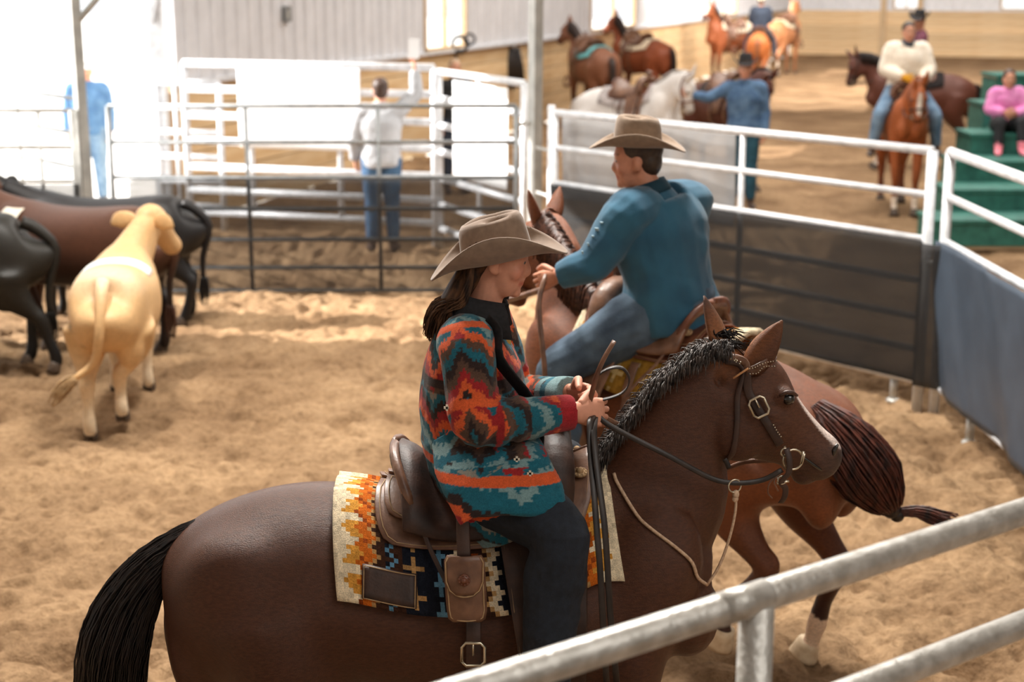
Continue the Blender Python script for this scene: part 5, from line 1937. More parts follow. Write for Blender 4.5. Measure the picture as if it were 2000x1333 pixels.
# jacket ------------------------------------------------------------
rings = [((0.005, 0, 1.35), 0.262, 0.165), ((-0.045, 0, 1.45), 0.245, 0.168), ((-0.095, 0, 1.57), 0.205, 0.160), ((-0.11, 0, 1.68), 0.195, 0.152), ((-0.113, 0, 1.78), 0.188, 0.138), ((-0.11, 0, 1.845), 0.165, 0.115), ((-0.10, 0, 1.895), 0.115, 0.09), ((-0.09, 0, 1.925), 0.085, 0.078)]
jp = [loft([r[0] for r in rings], [r[1] for r in rings], [r[2] for r in rings], side=(0, 1, 0), n=26, sub=4, power=0.92)]
for k in 'LR':
    a, b, c = WJ['sh' + k], WJ['el' + k], WJ['wr' + k]
    ch = np.array((-0.11, 0, 1.84))
    jp.append(loft([ch + (a - ch) * 0.5, a, a + (b - a) * 0.5, b - (b - a) * 0.06, b + (c - b) * 0.10, b + (c - b) * 0.5, b + (c - b) * 0.97], [0.085, 0.081, 0.076, 0.068, 0.066, 0.060, 0.050], side=(0.2, 0.3, 1), n=16, sub=5))
for s_ in (1, -1):
    jp.append(loft([(-0.085, s_ * 0.15, 1.62), (-0.05, s_ * 0.25, 1.555), (0.0, s_ * 0.335, 1.475), (0.005, s_ * 0.345, 1.455)], [0.145, 0.155, 0.15, 0.14], [0.05, 0.05, 0.045, 0.02], side=(1, 0, 0), n=16, sub=4))
jme = remesh(jp, 0.0050, 4)
fold_cloth(jme, 0.0055, 8.0)
# deeper creases at the elbows
C, N = coords(jme), normals(jme)
for k in 'LR':
    a, b, c = WJ['sh' + k], WJ['el' + k], WJ['wr' + k]
    d, t = seg_dist(C, b, c)
    w = np.exp(-((t - 0.18) / 0.3) ** 2) * (d < 0.09)
    C = C + N * (0.005 * np.sin(t * 34 + 5 * vnoise(C, 9)) * w)[:, None]
set_coords(jme, C)

TEAL, TEALG, ORNG, REDW, CHAR, BRWN, GREYB, PLUM = L(28, 92, 108), L(112, 140, 142), L(204, 88, 46), L(146, 36, 38), L(46, 34, 32), L(84, 62, 50), L(128, 124, 114), L(78, 42, 58)
SEQ = [CHAR, BRWN, REDW, ORNG, CHAR, TEAL, TEAL, TEALG, TEAL, REDW, ORNG, BRWN, CHAR, TEAL, TEALG, TEAL, ORNG, REDW, CHAR, TEAL, GREYB, ORNG, BRWN, TEAL]
SEQA = np.array(SEQ)


def jacket_colors(C):
    bones = [('t', np.array((-0.06, 0, 1.40)), np.array((-0.105, 0, 1.86)), 0.19)]
    for k in 'LR':
        bones.append(('u' + k, WJ['sh' + k], WJ['el' + k], 0.085))
        bones.append(('f' + k, WJ['el' + k], WJ['wr' + k], 0.07))
    best = np.full(len(C), 9.0)
    v = np.zeros(len(C))
    u = np.zeros(len(C))
    for nm, a, b, r in bones:
        a, b = np.array(a), np.array(b)
        ax = unit(b - a)
        q = C - a
        t = q @ ax
        rad = q - np.outer(t, ax)
        ln = np.linalg.norm(b - a)
        over = np.maximum(0, np.maximum(-t, t - ln))
        d = np.sqrt((rad ** 2).sum(1) + over ** 2) / r
        s1 = unit(np.cross(ax, (0.1, 1, 0.05)))
        s2 = np.cross(ax, s1)
        ang = np.arctan2(rad @ s2, rad @ s1)
        off = {'t': 0.0, 'uL': 0.5, 'uR': 0.27, 'fL': 0.9, 'fR': 0.62}[nm]
        m = d < best
        best[m] = d[m]
        v[m] = (C[:, 2] * 1.0 if nm == 't' else (t + off))[m]
        u[m] = (ang * r * 1.15 + off)[m]
    h = 0.027
    z = u / 0.21
    tri = np.abs((z % 1) * 2 - 1) * 2.4
    step = np.floor(tri * 3) / 3
    z2 = u / 0.075 + 0.3
    st2 = np.floor(np.abs((z2 % 1) * 2 - 1) * 3.0) / 3
    k = np.floor(v / h + step + 0.8 * st2).astype(int)
    kk = np.floor(v / (h * 6) + 0.3).astype(int)
    col = SEQA[(k + kk * 5) % len(SEQ)].copy()
    # plain stripes between the stepped bands
    pl = (np.floor(v / (h * 0.9)).astype(int) % 9) == 0
    col[pl] = SEQA[(np.floor(v / (h * 9)).astype(int) * 7 + 3)[pl] % len(SEQ)]
    return col


C = coords(jme)
jc = jacket_colors(C)
# red cuffs and dark hem
for k in 'LR':
    b, c = WJ['el' + k], WJ['wr' + k]
    d, t = seg_dist(C, b, c)
    m = (t > 0.80) & (d < 0.08)
    jc[m] = L(150, 34, 40) if k == 'R' else TEALG
jc *= (1 + 0.14 * vnoise(C, 180) + 0.08 * vnoise(C, 60))[:, None]
paint(jme, np.clip(jc, 0, 1))
M_JACKET = mat('patterned wool', (1, 1, 1), (1, 1, 1), rough=0.95, scale=300, vcol=True, vmix=0.16, bump=0.35, bscale=420, sheen=0.15, spec=0.15)
jk = obj('jacket', jme, M_JACKET, wroot)
jtree = bvh_of(jk)
M_BLACKTRIM = mat('black corduroy trim', L(16, 15, 17), L(30, 28, 30), rough=0.85, scale=90)
js = lambda u, v, Y, o: snap(jtree, PW(u, v, Y), o)
pts = [js(972, 598, 4.06, 0.006), js(990, 640, 4.04, 0.006), js(1012, 700, 4.03, 0.006), js(1030, 770, 4.04, 0.006), js(1044, 840, 4.05, 0.006), js(1056, 890, 4.05, 0.006)]
part('front_facing', ribbon(pts, 0.060, 0.007, (0.62, -0.72, 0.15)), M_BLACKTRIM, wroot)
# turned-down collar
V, F = [], []
nn = 26
for i in range(nn):
    a = -2.15 + 4.3 * i / (nn - 1)
    ca, sa = math.cos(a + math.pi), math.sin(a + math.pi)
    drop = 0.028 + 0.03 * (abs(a) / 2.15) ** 3 * 0.4
    for q, (rr, zz) in enumerate(((0.064, 2.000), (0.078, 2.004), (0.096, 1.975), (0.118, 1.925 - drop * 0.4))):
        fx = 0.058 * max(0, (ca + 0.2)) * (0.5 if q else 1)
        V.append((-0.088 + rr * ca * 1.05 + fx, rr * sa, zz - 0.045 * (ca + 1) / 2))
for i in range(nn - 1):
    for q in range(3):
        F.append((i * 4 + q, i * 4 + q + 1, (i + 1) * 4 + q + 1, (i + 1) * 4 + q))
co = obj('collar', mesh_from(V, F), M_BLACKTRIM, wroot)
sd = co.modifiers.new('thickness', 'SOLIDIFY')
sd.thickness = 0.012
for (u_, v_) in ((845, 798), (1033, 931), (1010, 890)):
    p = js(u_, v_, 3.9, 0.004)
    part('woven_cross', [box(p, (0.016, 0.004, 0.006)), box(p, (0.006, 0.004, 0.016))], mat('cream yarn', L(214, 206, 188), rough=0.9), jk, smooth=False)

# long brown hair gathered behind ------------------------------------
rnd = random.Random(9)
cv, cv2 = [], []
for i in range(620):
    side = rnd.uniform(-1, 1)
    st = WT((-0.055 - 0.035 * math.cos(side * 1.2), 0.082 * side, 0.045 - 0.02 * rnd.random()))
    back = rnd.random()
    q_ = rnd.random()
    tip = PW(832 + 66 * q_ + rnd.uniform(-5, 5), 632 + 14 * math.sin(q_ * 5) + rnd.uniform(-12, 16), 4.2 + 0.07 * side + rnd.uniform(-.02, .02))
    mid = np.array((-0.155 - 0.02 * rnd.random() + 0.035 * abs(side), 0.088 * side, 1.985 + rnd.uniform(-.01, .015)))
    m2 = mid * 0.45 + tip * 0.55 + np.array((-0.016, 0, 0.016)) + np.array((rnd.uniform(-.006, .006), rnd.uniform(-.006, .006), 0))
    cv.append(spline([st, mid, m2, tip, tip + np.array((rnd.uniform(-.004, .008), rnd.uniform(-.006, .006), -0.018))], 3))
V, F = strands(cv, 0.0032, 0.0009)
M_HAIR = mat('long brown hair', L(40, 28, 22), L(96, 66, 44), rough=0.65, scale=40, spec=0.2, stretch=(1.5, 1.5, 0.4))
obj('hair', mesh_from(V, F), M_HAIR, wroot)
hme = remesh([blob(WT((-0.03, 0, 0.03)), (0.088, 0.079, 0.058), WR), blob(WT((-0.062, 0, -0.012)), (0.045, 0.070, 0.062), WR),
              loft([WT((-0.05, 0, -0.01)), (-0.15, 0, 1.99), (-0.185, 0, 1.93), (-0.20, 0, 1.885)], [0.05, 0.075, 0.07, 0.035], [0.04, 0.035, 0.03, 0.015], side=(0, 1, 0), n=14)], 0.006, 3)
obj('hair_base', hme, M_HAIR, wroot)
for k in (1, -1):
    lc = []
    for i in range(14):
        a = WT((0.052 - 0.008 * i, k * (0.062 + 0.012 * min(1, i / 8)), 0.030 - 0.002 * i))
        lc.append([a, a + WR @ np.array((-0.02, k * 0.004, -0.012)), a + WR @ np.array((-0.05, k * 0.002, -0.022 - 0.002 * i))])
    V, F = strands(lc, 0.004, 0.0015)
    obj('temple_hair', mesh_from(V, F), M_HAIR, wroot)
# ---------------------------------------------------------------- second horse and the rider in teal
def to_local(p, loc, rz):
    q = np.array(tuple(p), float) - np.array(loc)
    return rotm('Z', -rz) @ q


H2L, H2R = (0.57, 6.38, 0.0), math.radians(141.6)
l2 = lambda u, v, Y: to_local(P(u, v, Y), H2L, H2R)
h2hind = {'R': [(-0.70, 0.13, 1.06), (-0.62, 0.16, 0.90), (-0.68, 0.17, 0.74), (-0.80, 0.18, 0.60), (-0.86, 0.19, 0.50), (-0.83, 0.195, 0.42), (-0.79, 0.20, 0.30), (-0.765, 0.205, 0.19), (-0.745, 0.205, 0.10), (-0.73, 0.205, 0.05)],
          'L': [(-0.66, 0.13, 1.06), (-0.55, 0.17, 0.90), (-0.56, 0.18, 0.76), (-0.66, 0.18, 0.64), (-0.72, 0.18, 0.58), (-0.70, 0.18, 0.52), (-0.62, 0.19, 0.42), (-0.54, 0.20, 0.33), (-0.54, 0.205, 0.25), (-0.55, 0.205, 0.20)]}
tailp = [l2(1590, 800, 5.80), l2(1640, 855, 5.72), l2(1690, 920, 5.68), l2(1735, 985, 5.66), l2(1742, 997, 5.66)]


def sorrel_legs(C, col, H):
    d, _ = seg_dist(C, (-0.765, -0.205, 0.30), (-0.73, -0.205, 0.0))
    col = np.where(((d < 0.13) & (C[:, 2] < 0.30) & (C[:, 2] < 0.17 + 0.5 * (C[:, 0] + 0.86)))[:, None], np.array(L(216, 186, 158)), col)
    d, _ = seg_dist(C, (0.35, 0.2, 1.2), (0.5, 0.1, 1.5))
    return blend(col, 0.35 * np.clip(vnoise(C, 9) * 2, 0, 1), L(70, 42, 28))


h2, h2b, h2p = build_horse('reddish brown horse behind the foreground one, ridden away by the man in teal', H2L, H2R, L(122, 70, 42), L(52, 27, 18), (L(40, 24, 18), L(92, 56, 40)),
                           pose=Pose(-0.10, -0.40, -0.12, 0.40), rump_drop=0.085, voxel=0.012, hind=h2hind, legs_dark=(0.25, 0.85), tail=False, coatm=M_COAT, extra_paint=sorrel_legs, hoofm=M_HOOFL, mane=True, noise=0.12,
                           ears={1: ((0.62, 0.058, 1.805), (0.60, 0.115, 1.95), (0.3, 0.9, 0.1)), -1: ((0.62, -0.058, 1.805), (0.60, -0.12, 1.95), (0.3, -0.9, 0.1))})
M_TAIL2 = mat('dark red tail hair', L(40, 20, 16), L(96, 48, 34), rough=0.45, scale=40, stretch=(1, 1, .4))
cv = tail_curves(tailp, 800, 0.115, seed=8, widen=lambda t: (0.45 + 0.75 * math.sin(math.pi * min(1, t * 1.0))) * (1 - 0.80 * max(0, t - 0.55) / 0.45))
V, F = strands(cv, 0.0042, 0.0018)
t2 = obj('tail', mesh_from(V, F), M_TAIL2, h2)
part('tail_knot', [blob(l2(1740, 995, 5.66), (0.042, 0.034, 0.038)), blob(l2(1752, 1006, 5.66), (0.03, 0.03, 0.03))], MATS['black tail hair'], t2)
cv = tail_curves([l2(1748, 1002, 5.66), l2(1790, 1000, 5.65), l2(1830, 1012, 5.64), l2(1875, 1030, 5.63)], 120, 0.035, seed=4, widen=lambda t: 0.35 + t)
V, F = strands(cv, 0.005, 0.0015)
obj('tail_end', mesh_from(V, F), M_TAIL2, t2)

saddle_blanket('golden woven saddle blanket under the man in teal', H2L, H2R, -0.505, 0.25, 1.3, off=0.02, cell=0.016, patch=False, kind='gold')
sad2 = build_saddle('reddish brown leather saddle under the man in teal', H2L, H2R, M_LEATHERR, M_LEATHER, full=False)

M_TEALS = mat('teal fleece pullover', L(30, 78, 104), L(42, 96, 122), rough=0.9, scale=6, bump=0.2, bscale=220, sheen=0.2)
TJ = dict(RIDE)
TJ.update(pel=(-0.13, 0, 1.50), waist=(-0.11, 0.01, 1.62), chest=(-0.06, 0.02, 1.82), neck=(-0.02, 0.035, 1.985), head=(0.03, 0.055, 2.105),
          shL=(-0.05, 0.225, 1.90), elL=(0.05, 0.33, 1.70), wrL=(0.19, 0.37, 1.645), shR=(-0.07, -0.205, 1.90), elR=(-0.02, -0.31, 1.72), wrR=(0.20, -0.10, 1.62),
          hipL=(-0.07, 0.13, 1.46), knL=(0.20, 0.37, 1.25), anL=(0.12, 0.41, 0.84), toL=(0.27, 0.44, 0.76))
tr, TJ, TR_, TT = person('man in a teal pullover and brown western hat riding away on the reddish horse', TJ, H2L, H2R, M_TEALS, M_DENIM, skin=L(198, 136, 108), face=(0.85, 0.50, -0.08), voxel=0.0085, bulk=1.22, fold=(0.014, 5.0, 0.010, 6.0),
                         s_extra=0.030, p_extra=0.022, hair=(L(50, 38, 30), L(70, 54, 42)), collar=mat('teal collar', L(18, 52, 66), L(24, 60, 76), rough=0.9), cran=0.82, shirt_hem=0.1)
hr2 = empty('cowboy_hat', H2L, H2R)
tag(hr2, 'brown felt western hat on the man in teal', 'hat')
hat(hr2, TT((-0.010, 0, 0.058)), frame(TR_[:, 0] + 0.10 * TR_[:, 2], TR_[:, 2]), M_FELTB, M_FELTB, L_=0.40, W_=0.35, crown_h=0.122, curl=0.06, dip=0.02)
# his sleeve lettering, small pale marks down the left forearm
M_PRINT = mat('pale sleeve print', L(150, 178, 190), rough=0.8)
a, b = TJ['elL'], TJ['shL']
for t, w in ((0.75, 0.03), (0.62, 0.036), (0.5, 0.02), (0.36, 0.016), (0.2, 0.014)):
    p = a + (b - a) * t + np.array((0.02, 0.088, 0.02))
    part('sleeve_print', box(p, (w * 0.5, 0.004, w), rotm('X', -0.5)), M_PRINT, tr, smooth=False)
rn2 = empty('reins', H2L, H2R)
tag(rn2, 'thick brown reins from the reddish horse to the hand of the man in teal', 'reins')
mb = h2p.head((0.84, 0.06, 1.49))
part('near_rein', loft([mb, mb + (0.02, 0.10, -0.03), l2(1060, 565, 6.5), l2(1090, 545, 6.42), TJ['wrL'] + (0.06, 0, 0)], 0.013, n=8), M_LEATHER, rn2)
part('rein_tail', loft([TJ['wrL'] + (0.05, 0.02, 0), TJ['wrL'] + (0.04, 0.08, -0.12), TJ['wrL'] + (-0.02, 0.12, -0.35), TJ['wrL'] + (-0.03, 0.12, -0.55)], 0.011, n=8), M_LEATHER, rn2)
br2 = empty('bridle', H2L, H2R)
tag(br2, 'brown bridle on the reddish horse with the noseband and cheek strap showing', 'bridle')
hh = h2p.head
part('noseband', ring(hh((0.80, 0, 1.565)), 0.094, 0.010, h2p.head_dir((0.75, 0, -0.62))), M_LEATHER, br2)
part('cheek_strap', ribbon([hh((0.60, 0.065, 1.83)), hh((0.63, 0.098, 1.74)), hh((0.69, 0.112, 1.66)), hh((0.79, 0.078, 1.56))], 0.02, 0.006, h2p.head_dir((0.7, 0, 0.6))), M_LEATHER, br2)
part('crown_strap', ribbon([hh((0.60, -0.065, 1.83)), hh((0.595, 0, 1.858)), hh((0.60, 0.065, 1.83))], 0.024, 0.006, h2p.head_dir((1, 0, 0))), M_LEATHER, br2)
part('bit_ring', ring(hh((0.845, 0.062, 1.49)), 0.03, 0.004, h2p.head_dir((0, 1, 0))), M_SILVER, br2)

# ---------------------------------------------------------------- cattle in the pen
def calf_col(C, col):
    col = blend(col, np.clip((0.45 - np.abs(C[:, 0] + 0.75)) / 0.4, 0, 1) * np.clip((C[:, 2] - 0.9) / 0.2, 0, 1) * 0.5, L(236, 222, 200))
    col = blend(col, np.clip((0.40 - C[:, 2]) / 0.2, 0, 1) * 0.8, L(226, 208, 180))
    for p, r in (((-0.72, 0.22, 0.74), 0.05), ((-0.76, -0.06, 0.74), 0.045), ((-0.74, 0.14, 0.62), 0.035)):
        col = blend(col, (r - np.linalg.norm(C - p, axis=1)) / 0.03 * 0.5, L(120, 104, 78))
    return col


CALF = build_steer('cream calf seen from behind in the middle of the pen, tail swung left', (-2.62, 10.02, 0), math.radians(97), L(206, 168, 120), L(208, 184, 150), scale=0.97, colfn=calf_col, head_yaw=-0.42, head_lift=0.14, name='calf', voxel=0.013,
                   tail=[(-0.70, 0, 1.02), (-0.80, 0.0, 0.96), (-0.855, 0.01, 0.74), (-0.87, 0.06, 0.54), (-0.90, 0.20, 0.43)],
                   legs=dict(hL=[(-0.56, 0.13, 0.70), (-0.58, 0.14, 0.56), (-0.70, 0.135, 0.42), (-0.77, 0.13, 0.36), (-0.77, 0.13, 0.22), (-0.77, 0.13, 0.11), (-0.75, 0.13, 0.035)],
                             hR=[(-0.52, 0.13, 0.70), (-0.48, 0.14, 0.56), (-0.56, 0.10, 0.44), (-0.62, 0.06, 0.40), (-0.62, 0.06, 0.28), (-0.63, 0.06, 0.18), (-0.61, 0.06, 0.12)]))
M_NUM = mat('white back number', L(226, 226, 226), L(240, 238, 234), rough=0.8, scale=6)
hide_patch(CALF[0], M_NUM, -0.20, 0.0, -0.9, 0.9, 'number_patch')

RB = L(82, 52, 38)


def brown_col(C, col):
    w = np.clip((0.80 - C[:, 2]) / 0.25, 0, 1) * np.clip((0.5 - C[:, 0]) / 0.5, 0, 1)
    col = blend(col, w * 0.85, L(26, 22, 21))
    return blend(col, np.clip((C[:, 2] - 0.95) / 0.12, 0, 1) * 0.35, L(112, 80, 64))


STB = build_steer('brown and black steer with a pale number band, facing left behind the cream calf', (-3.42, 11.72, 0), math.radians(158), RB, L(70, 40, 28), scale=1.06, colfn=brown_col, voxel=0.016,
                  legs=dict(fL=[(0.42, 0.12, 0.66), (0.36, 0.125, 0.52), (0.27, 0.12, 0.36), (0.24, 0.115, 0.30), (0.19, 0.115, 0.18), (0.15, 0.115, 0.10), (0.15, 0.115, 0.035)]))
hide_patch(STB[0], mat('cream number band', L(224, 214, 196), L(238, 230, 214), rough=0.8, scale=6), 0.28, 0.44, -0.25, 1.15, 'number_band')
STC = build_steer('black steer with its rump to the right, behind the cream calf', (-3.42, 12.7, 0), math.radians(176), L(30, 28, 28), L(20, 18, 18), scale=0.99, voxel=0.016,
                  legs=dict(hL=[(-0.60, 0.13, 0.70), (-0.60, 0.14, 0.56), (-0.73, 0.135, 0.42), (-0.78, 0.13, 0.36), (-0.75, 0.13, 0.22), (-0.72, 0.13, 0.11), (-0.69, 0.13, 0.035)]))
STD = build_steer('black steer cut off by the left edge, white sticker on its back', (-4.32, 10.95, 0), math.radians(190), L(38, 36, 32), L(16, 15, 15), scale=1.08, voxel=0.016,
                  legs=dict(hL=[(-0.60, 0.13, 0.70), (-0.62, 0.14, 0.56), (-0.74, 0.135, 0.42), (-0.80, 0.13, 0.36), (-0.84, 0.13, 0.22), (-0.88, 0.13, 0.11), (-0.88, 0.13, 0.035)]))
hide_patch(STD[0], M_NUM, -0.42, -0.22, 0.25, 0.95, 'number_patch')

# ---------------------------------------------------------------- people on foot
M_GREYS = mat('grey sweatshirt', L(158, 160, 164), L(178, 180, 184), rough=0.9, scale=8)
M_BLUEJ = mat('blue jacket', L(66, 104, 146), L(88, 128, 168), rough=0.85, scale=8)
M_CHAMBRAY = mat('blue chambray shirt', L(62, 92, 128), L(92, 124, 158), rough=0.85, scale=10)
M_NAVY = mat('dark navy jacket', L(34, 42, 56), L(46, 56, 72), rough=0.85, scale=10)
M_BLACKC = mat('black cloth', L(24, 24, 28), L(38, 38, 42), rough=0.85, scale=10)
M_WHITEJ = mat('cream quilted jacket', L(226, 214, 196), L(240, 230, 214), rough=0.85, scale=14, bump=0.3, bscale=40)
M_PLUMS = mat('plum shirt', L(96, 50, 66), L(122, 70, 88), rough=0.85, scale=10)
M_PINK = mat('pink hoodie', L(222, 128, 190), L(236, 152, 206), rough=0.85, scale=10)
M_PINKSHOE = mat('pink shoe', L(236, 120, 140), L(244, 150, 164), rough=0.6, scale=20)
M_JEANSL = mat('light blue jeans', L(96, 126, 156), L(126, 154, 180), rough=0.85, scale=10)
M_YELLOW = mat('yellow glove', L(226, 164, 26), L(238, 182, 48), rough=0.7, scale=20)
M_SCARF = mat('dark neck scarf', L(52, 60, 72), L(80, 88, 100), rough=0.9, scale=30)
M_TEALJ = mat('dark teal jeans', L(24, 66, 84), L(40, 88, 108), rough=0.85, scale=10)
BRH = (L(54, 40, 34), L(78, 58, 48))

J = dict(STAND)
J.update(shR=(0, -0.185, 1.44), elR=(0.03, -0.36, 1.60), wrR=(0.05, -0.345, 1.84), elL=(0.0, 0.27, 1.16), wrL=(0.10, 0.27, 0.93))
pm, _, _, _ = person('man in a grey sweatshirt seen from behind, holding a white paper up high', J, (-1.36, 16.0, 0), math.radians(93), M_GREYS, M_DENIMMID, bulk=1.10, voxel=0.015, hair=BRH, s_extra=0.024, scale=1.03, face=(0.95, 0.1, 0.1),
                     hands=dict(R=dict(d=(0, 0, 1), nrm=(0.3, 0.8, 0), lat=(0.9, 0, 0.1), curl=0.5)))
pp_ = part('paper', box((0, 0, 0.05), (0.11, 0.012, 0.20), rotm('Y', 0.05)), mat('white paper', L(238, 240, 242), rough=0.7), smooth=False)
pp_.location = (-1.36 + 0.345 * 1.03, 15.98, 2.0 * 1.03)
tag(pp_, 'white paper held up by the man in the grey sweatshirt', 'paper')

J = dict(STAND)
person('man in a blue jacket and white cap standing in the bright doorway', J, (-5.28, 19.3, 0), math.radians(-78), M_BLUEJ, M_JEANSL, bulk=1.12, voxel=0.016, hair=BRH, hat_m=mat('white cap cloth', L(224, 222, 218), rough=0.9), hat_kind='cap', scale=1.03)
person('small distant person in dark clothes standing by the pine wall', STAND, (-0.76, 20.6, 0), math.radians(-70), M_BLACKC, M_NAVY, bulk=0.9, voxel=0.016, hair=(L(170, 140, 110), L(190, 160, 130)), scale=1.0)
J = dict(STAND)
J.update(elR=(0.06, -0.42, 1.30), wrR=(0.12, -0.62, 1.34))
person('man in a blue chambray shirt and dark hat holding the grey horse', J, (2.87, 19.15, 0), math.radians(-98), M_CHAMBRAY, M_TEALJ, bulk=1.12, voxel=0.015, hair=BRH, hat_m=M_FELTBLACK, scale=1.05, hat_kw=dict(L_=0.36, W_=0.34))

GJ = dict(pel=(0, 0, 1.13), waist=(0, 0, 1.22), chest=(0.02, 0, 1.40), neck=(0.03, 0, 1.53), head=(0.06, 0, 1.64), shL=(0.02, 0.15, 1.47), elL=(0.08, 0.22, 1.28), wrL=(0.22, 0.06, 1.24), hipL=(0.02, 0.08, 1.10), knL=(0.34, 0.12, 1.16), anL=(0.42, 0.12, 0.87), toL=(0.52, 0.13, 0.815),
          shR=(0.02, -0.15, 1.47), elR=(0.08, -0.22, 1.28), wrR=(0.22, -0.06, 1.26), hipR=(0.02, -0.08, 1.10), knR=(0.34, -0.14, 1.16), anR=(0.42, -0.15, 0.87), toR=(0.52, -0.17, 0.815))
person('girl in a pink hoodie and pink shoes sitting on the green stand', GJ, (P(1966, 200, 18.5).x, 18.5, 0), math.radians(-95), M_PINK, M_BLACKC, boots=M_PINKSHOE, bulk=0.85, voxel=0.015, hair=(L(62, 44, 36), L(86, 62, 50)), head_s=0.95, s_extra=0.022)

# ---------------------------------------------------------------- horses farther back
def far_bridle(label, pose, loc, rz, m, hand=None):
    r = empty('bridle', loc, rz)
    tag(r, label, 'bridle')
    h = pose.head
    part('noseband', ring(h((0.80, 0, 1.565)), 0.094, 0.009, pose.head_dir((0.75, 0, -0.62))), m, r)
    for s in (1, -1):
        part('cheek_strap', ribbon([h((0.60, s * 0.065, 1.83)), h((0.63, s * 0.098, 1.74)), h((0.69, s * 0.112, 1.66)), h((0.79, s * 0.078, 1.56)), h((0.84, s * 0.064, 1.49))], 0.022, 0.006, pose.head_dir((0.7, 0, 0.6))), m, r)
        part('bit_ring', ring(h((0.845, s * 0.064, 1.49)), 0.032, 0.006, pose.head_dir((0, 1, 0))), M_SILVER, r)
        if hand is not None:
            a = h((0.845, s * 0.07, 1.48))
            b = np.array(hand)
            part('rein', loft([a, a * 0.6 + b * 0.4 + np.array((0, s * 0.10, -0.10)), b], 0.008, n=6), m, r)
    part('crown_strap', ribbon([h((0.60, -0.065, 1.83)), h((0.595, 0, 1.862)), h((0.60, 0.065, 1.83))], 0.024, 0.006, pose.head_dir((1, 0, 0))), m, r)
    return r


SAND_LEG = (0.1, 0.35)


def tack_for(horse_label, loc, rz, kind, leather, blanket=None, blabel=None, slabel=None, x0=-0.505, sc=1.0):
    if blanket is not None:
        saddle_blanket(blabel, loc, rz, x0, 0.25, 1.15, off=0.022, cell=0.03, kind=blanket, patch=False, scale=sc)
    if slabel:
        s = copy_tree(sad2)
        s.location = loc
        s.rotation_euler = (0, 0, rz)
        s.scale = (sc,) * 3
        tag(s, slabel, 'saddle')
        return s


# sorrel facing the camera with the rider in cream
loc, rz = (4.80, 18.9, 0), math.radians(-96)
_, _, bp_ = build_horse('sorrel horse with a white blaze facing the camera under the rider in cream', loc, rz, L(158, 86, 46), L(110, 58, 32), (L(150, 84, 46), L(178, 108, 64)), pose=Pose(-0.42, 0.05, -0.25, 0.0), voxel=0.016,
            legs_dark=(0.2, 0.6), blaze=((0.74, 0, 1.76), (0.88, 0, 1.60), 0.035), socks=(('L', 'f', 0.22), ('R', 'f', 0.22)))
tack_for('', loc, rz, 0, 0, L(60, 56, 54), 'dark saddle pad under the rider in cream', 'dark saddle under the rider in cream')
far_bridle('dark bridle on the sorrel with the white blaze', bp_, loc, rz, M_LEATHERD, (0.2, 0.05, 1.62))
J = dict(RIDE)
J.update(wrL=(0.16, 0.16, 1.60), wrR=(0.18, -0.06, 1.64), elL=(-0.02, 0.27, 1.72), elR=(-0.02, -0.27, 1.72))
person('rider in a cream jacket and yellow gloves on the sorrel', J, loc, rz, M_WHITEJ, M_JEANSL, bulk=1.22, voxel=0.015, hair=(L(48, 40, 36), L(60, 50, 46)), s_extra=0.034, gloves=M_YELLOW, scarf=M_SCARF, face=(1, 0.1, -0.05))

# brown horse facing left with the rider in plum
loc, rz = (5.88, 23.1, 0), math.radians(176)
_, _, bp_ = build_horse('dark brown horse facing left under the rider in plum', loc, rz, L(96, 56, 44), L(36, 24, 20), (L(28, 22, 20), L(54, 44, 40)), pose=Pose(-0.30, 0.0, -0.25, 0), voxel=0.022, legs_dark=(0.3, 0.9), socks=(('L', 'f', 0.18), ('R', 'f', 0.18)))
tack_for('', loc, rz, 0, 0, L(50, 46, 46), 'dark saddle pad under the rider in plum', 'dark saddle under the rider in plum')
far_bridle('dark bridle on the dark brown horse under the rider in plum', bp_, loc, rz, M_LEATHERD, (0.16, 0.0, 1.63))
J = dict(RIDE)
J.update(chest=(-0.14, 0, 1.86), neck=(-0.15, 0, 2.03), head=(-0.12, 0, 2.17), shL=(-0.15, 0.18, 1.95), shR=(-0.15, -0.18, 1.95), knL=(0.26, 0.34, 1.22), anL=(0.36, 0.40, 0.84), toL=(0.52, 0.42, 0.80))
person('rider in a plum shirt and black hat on the dark brown horse', J, loc, rz, M_PLUMS, M_TEALJ, bulk=0.92, voxel=0.016, hair=BRH, hat_m=M_FELTBLACK, face=(0.4, 0.9, -0.1))

# grey horse held by the man in chambray
loc, rz = (1.62, 19.75, 0), math.radians(-42)
grey, _, gp = build_horse('white-grey horse with a saddle held by the man in chambray', loc, rz, L(226, 222, 218), L(190, 184, 178), (L(190, 182, 176), L(216, 210, 204)), pose=Pose(-0.40, -0.15, -0.30, 0.1), voxel=0.022, legs_dark=(0.2, 0.5), muzzle=L(150, 138, 130), noise=0.04)
tack_for('', loc, rz, 0, 0, L(186, 178, 176), 'pale grey saddle pad on the white-grey horse', 'brown saddle on the white-grey horse')
far_bridle('brown bridle on the white-grey horse', gp, loc, rz, M_LEATHERR)
part('forelock', blob(gp.head((0.62, 0, 1.80)), (0.05, 0.085, 0.06)), mat('grey forelock', L(150, 142, 138), L(176, 168, 164), rough=0.8), grey)

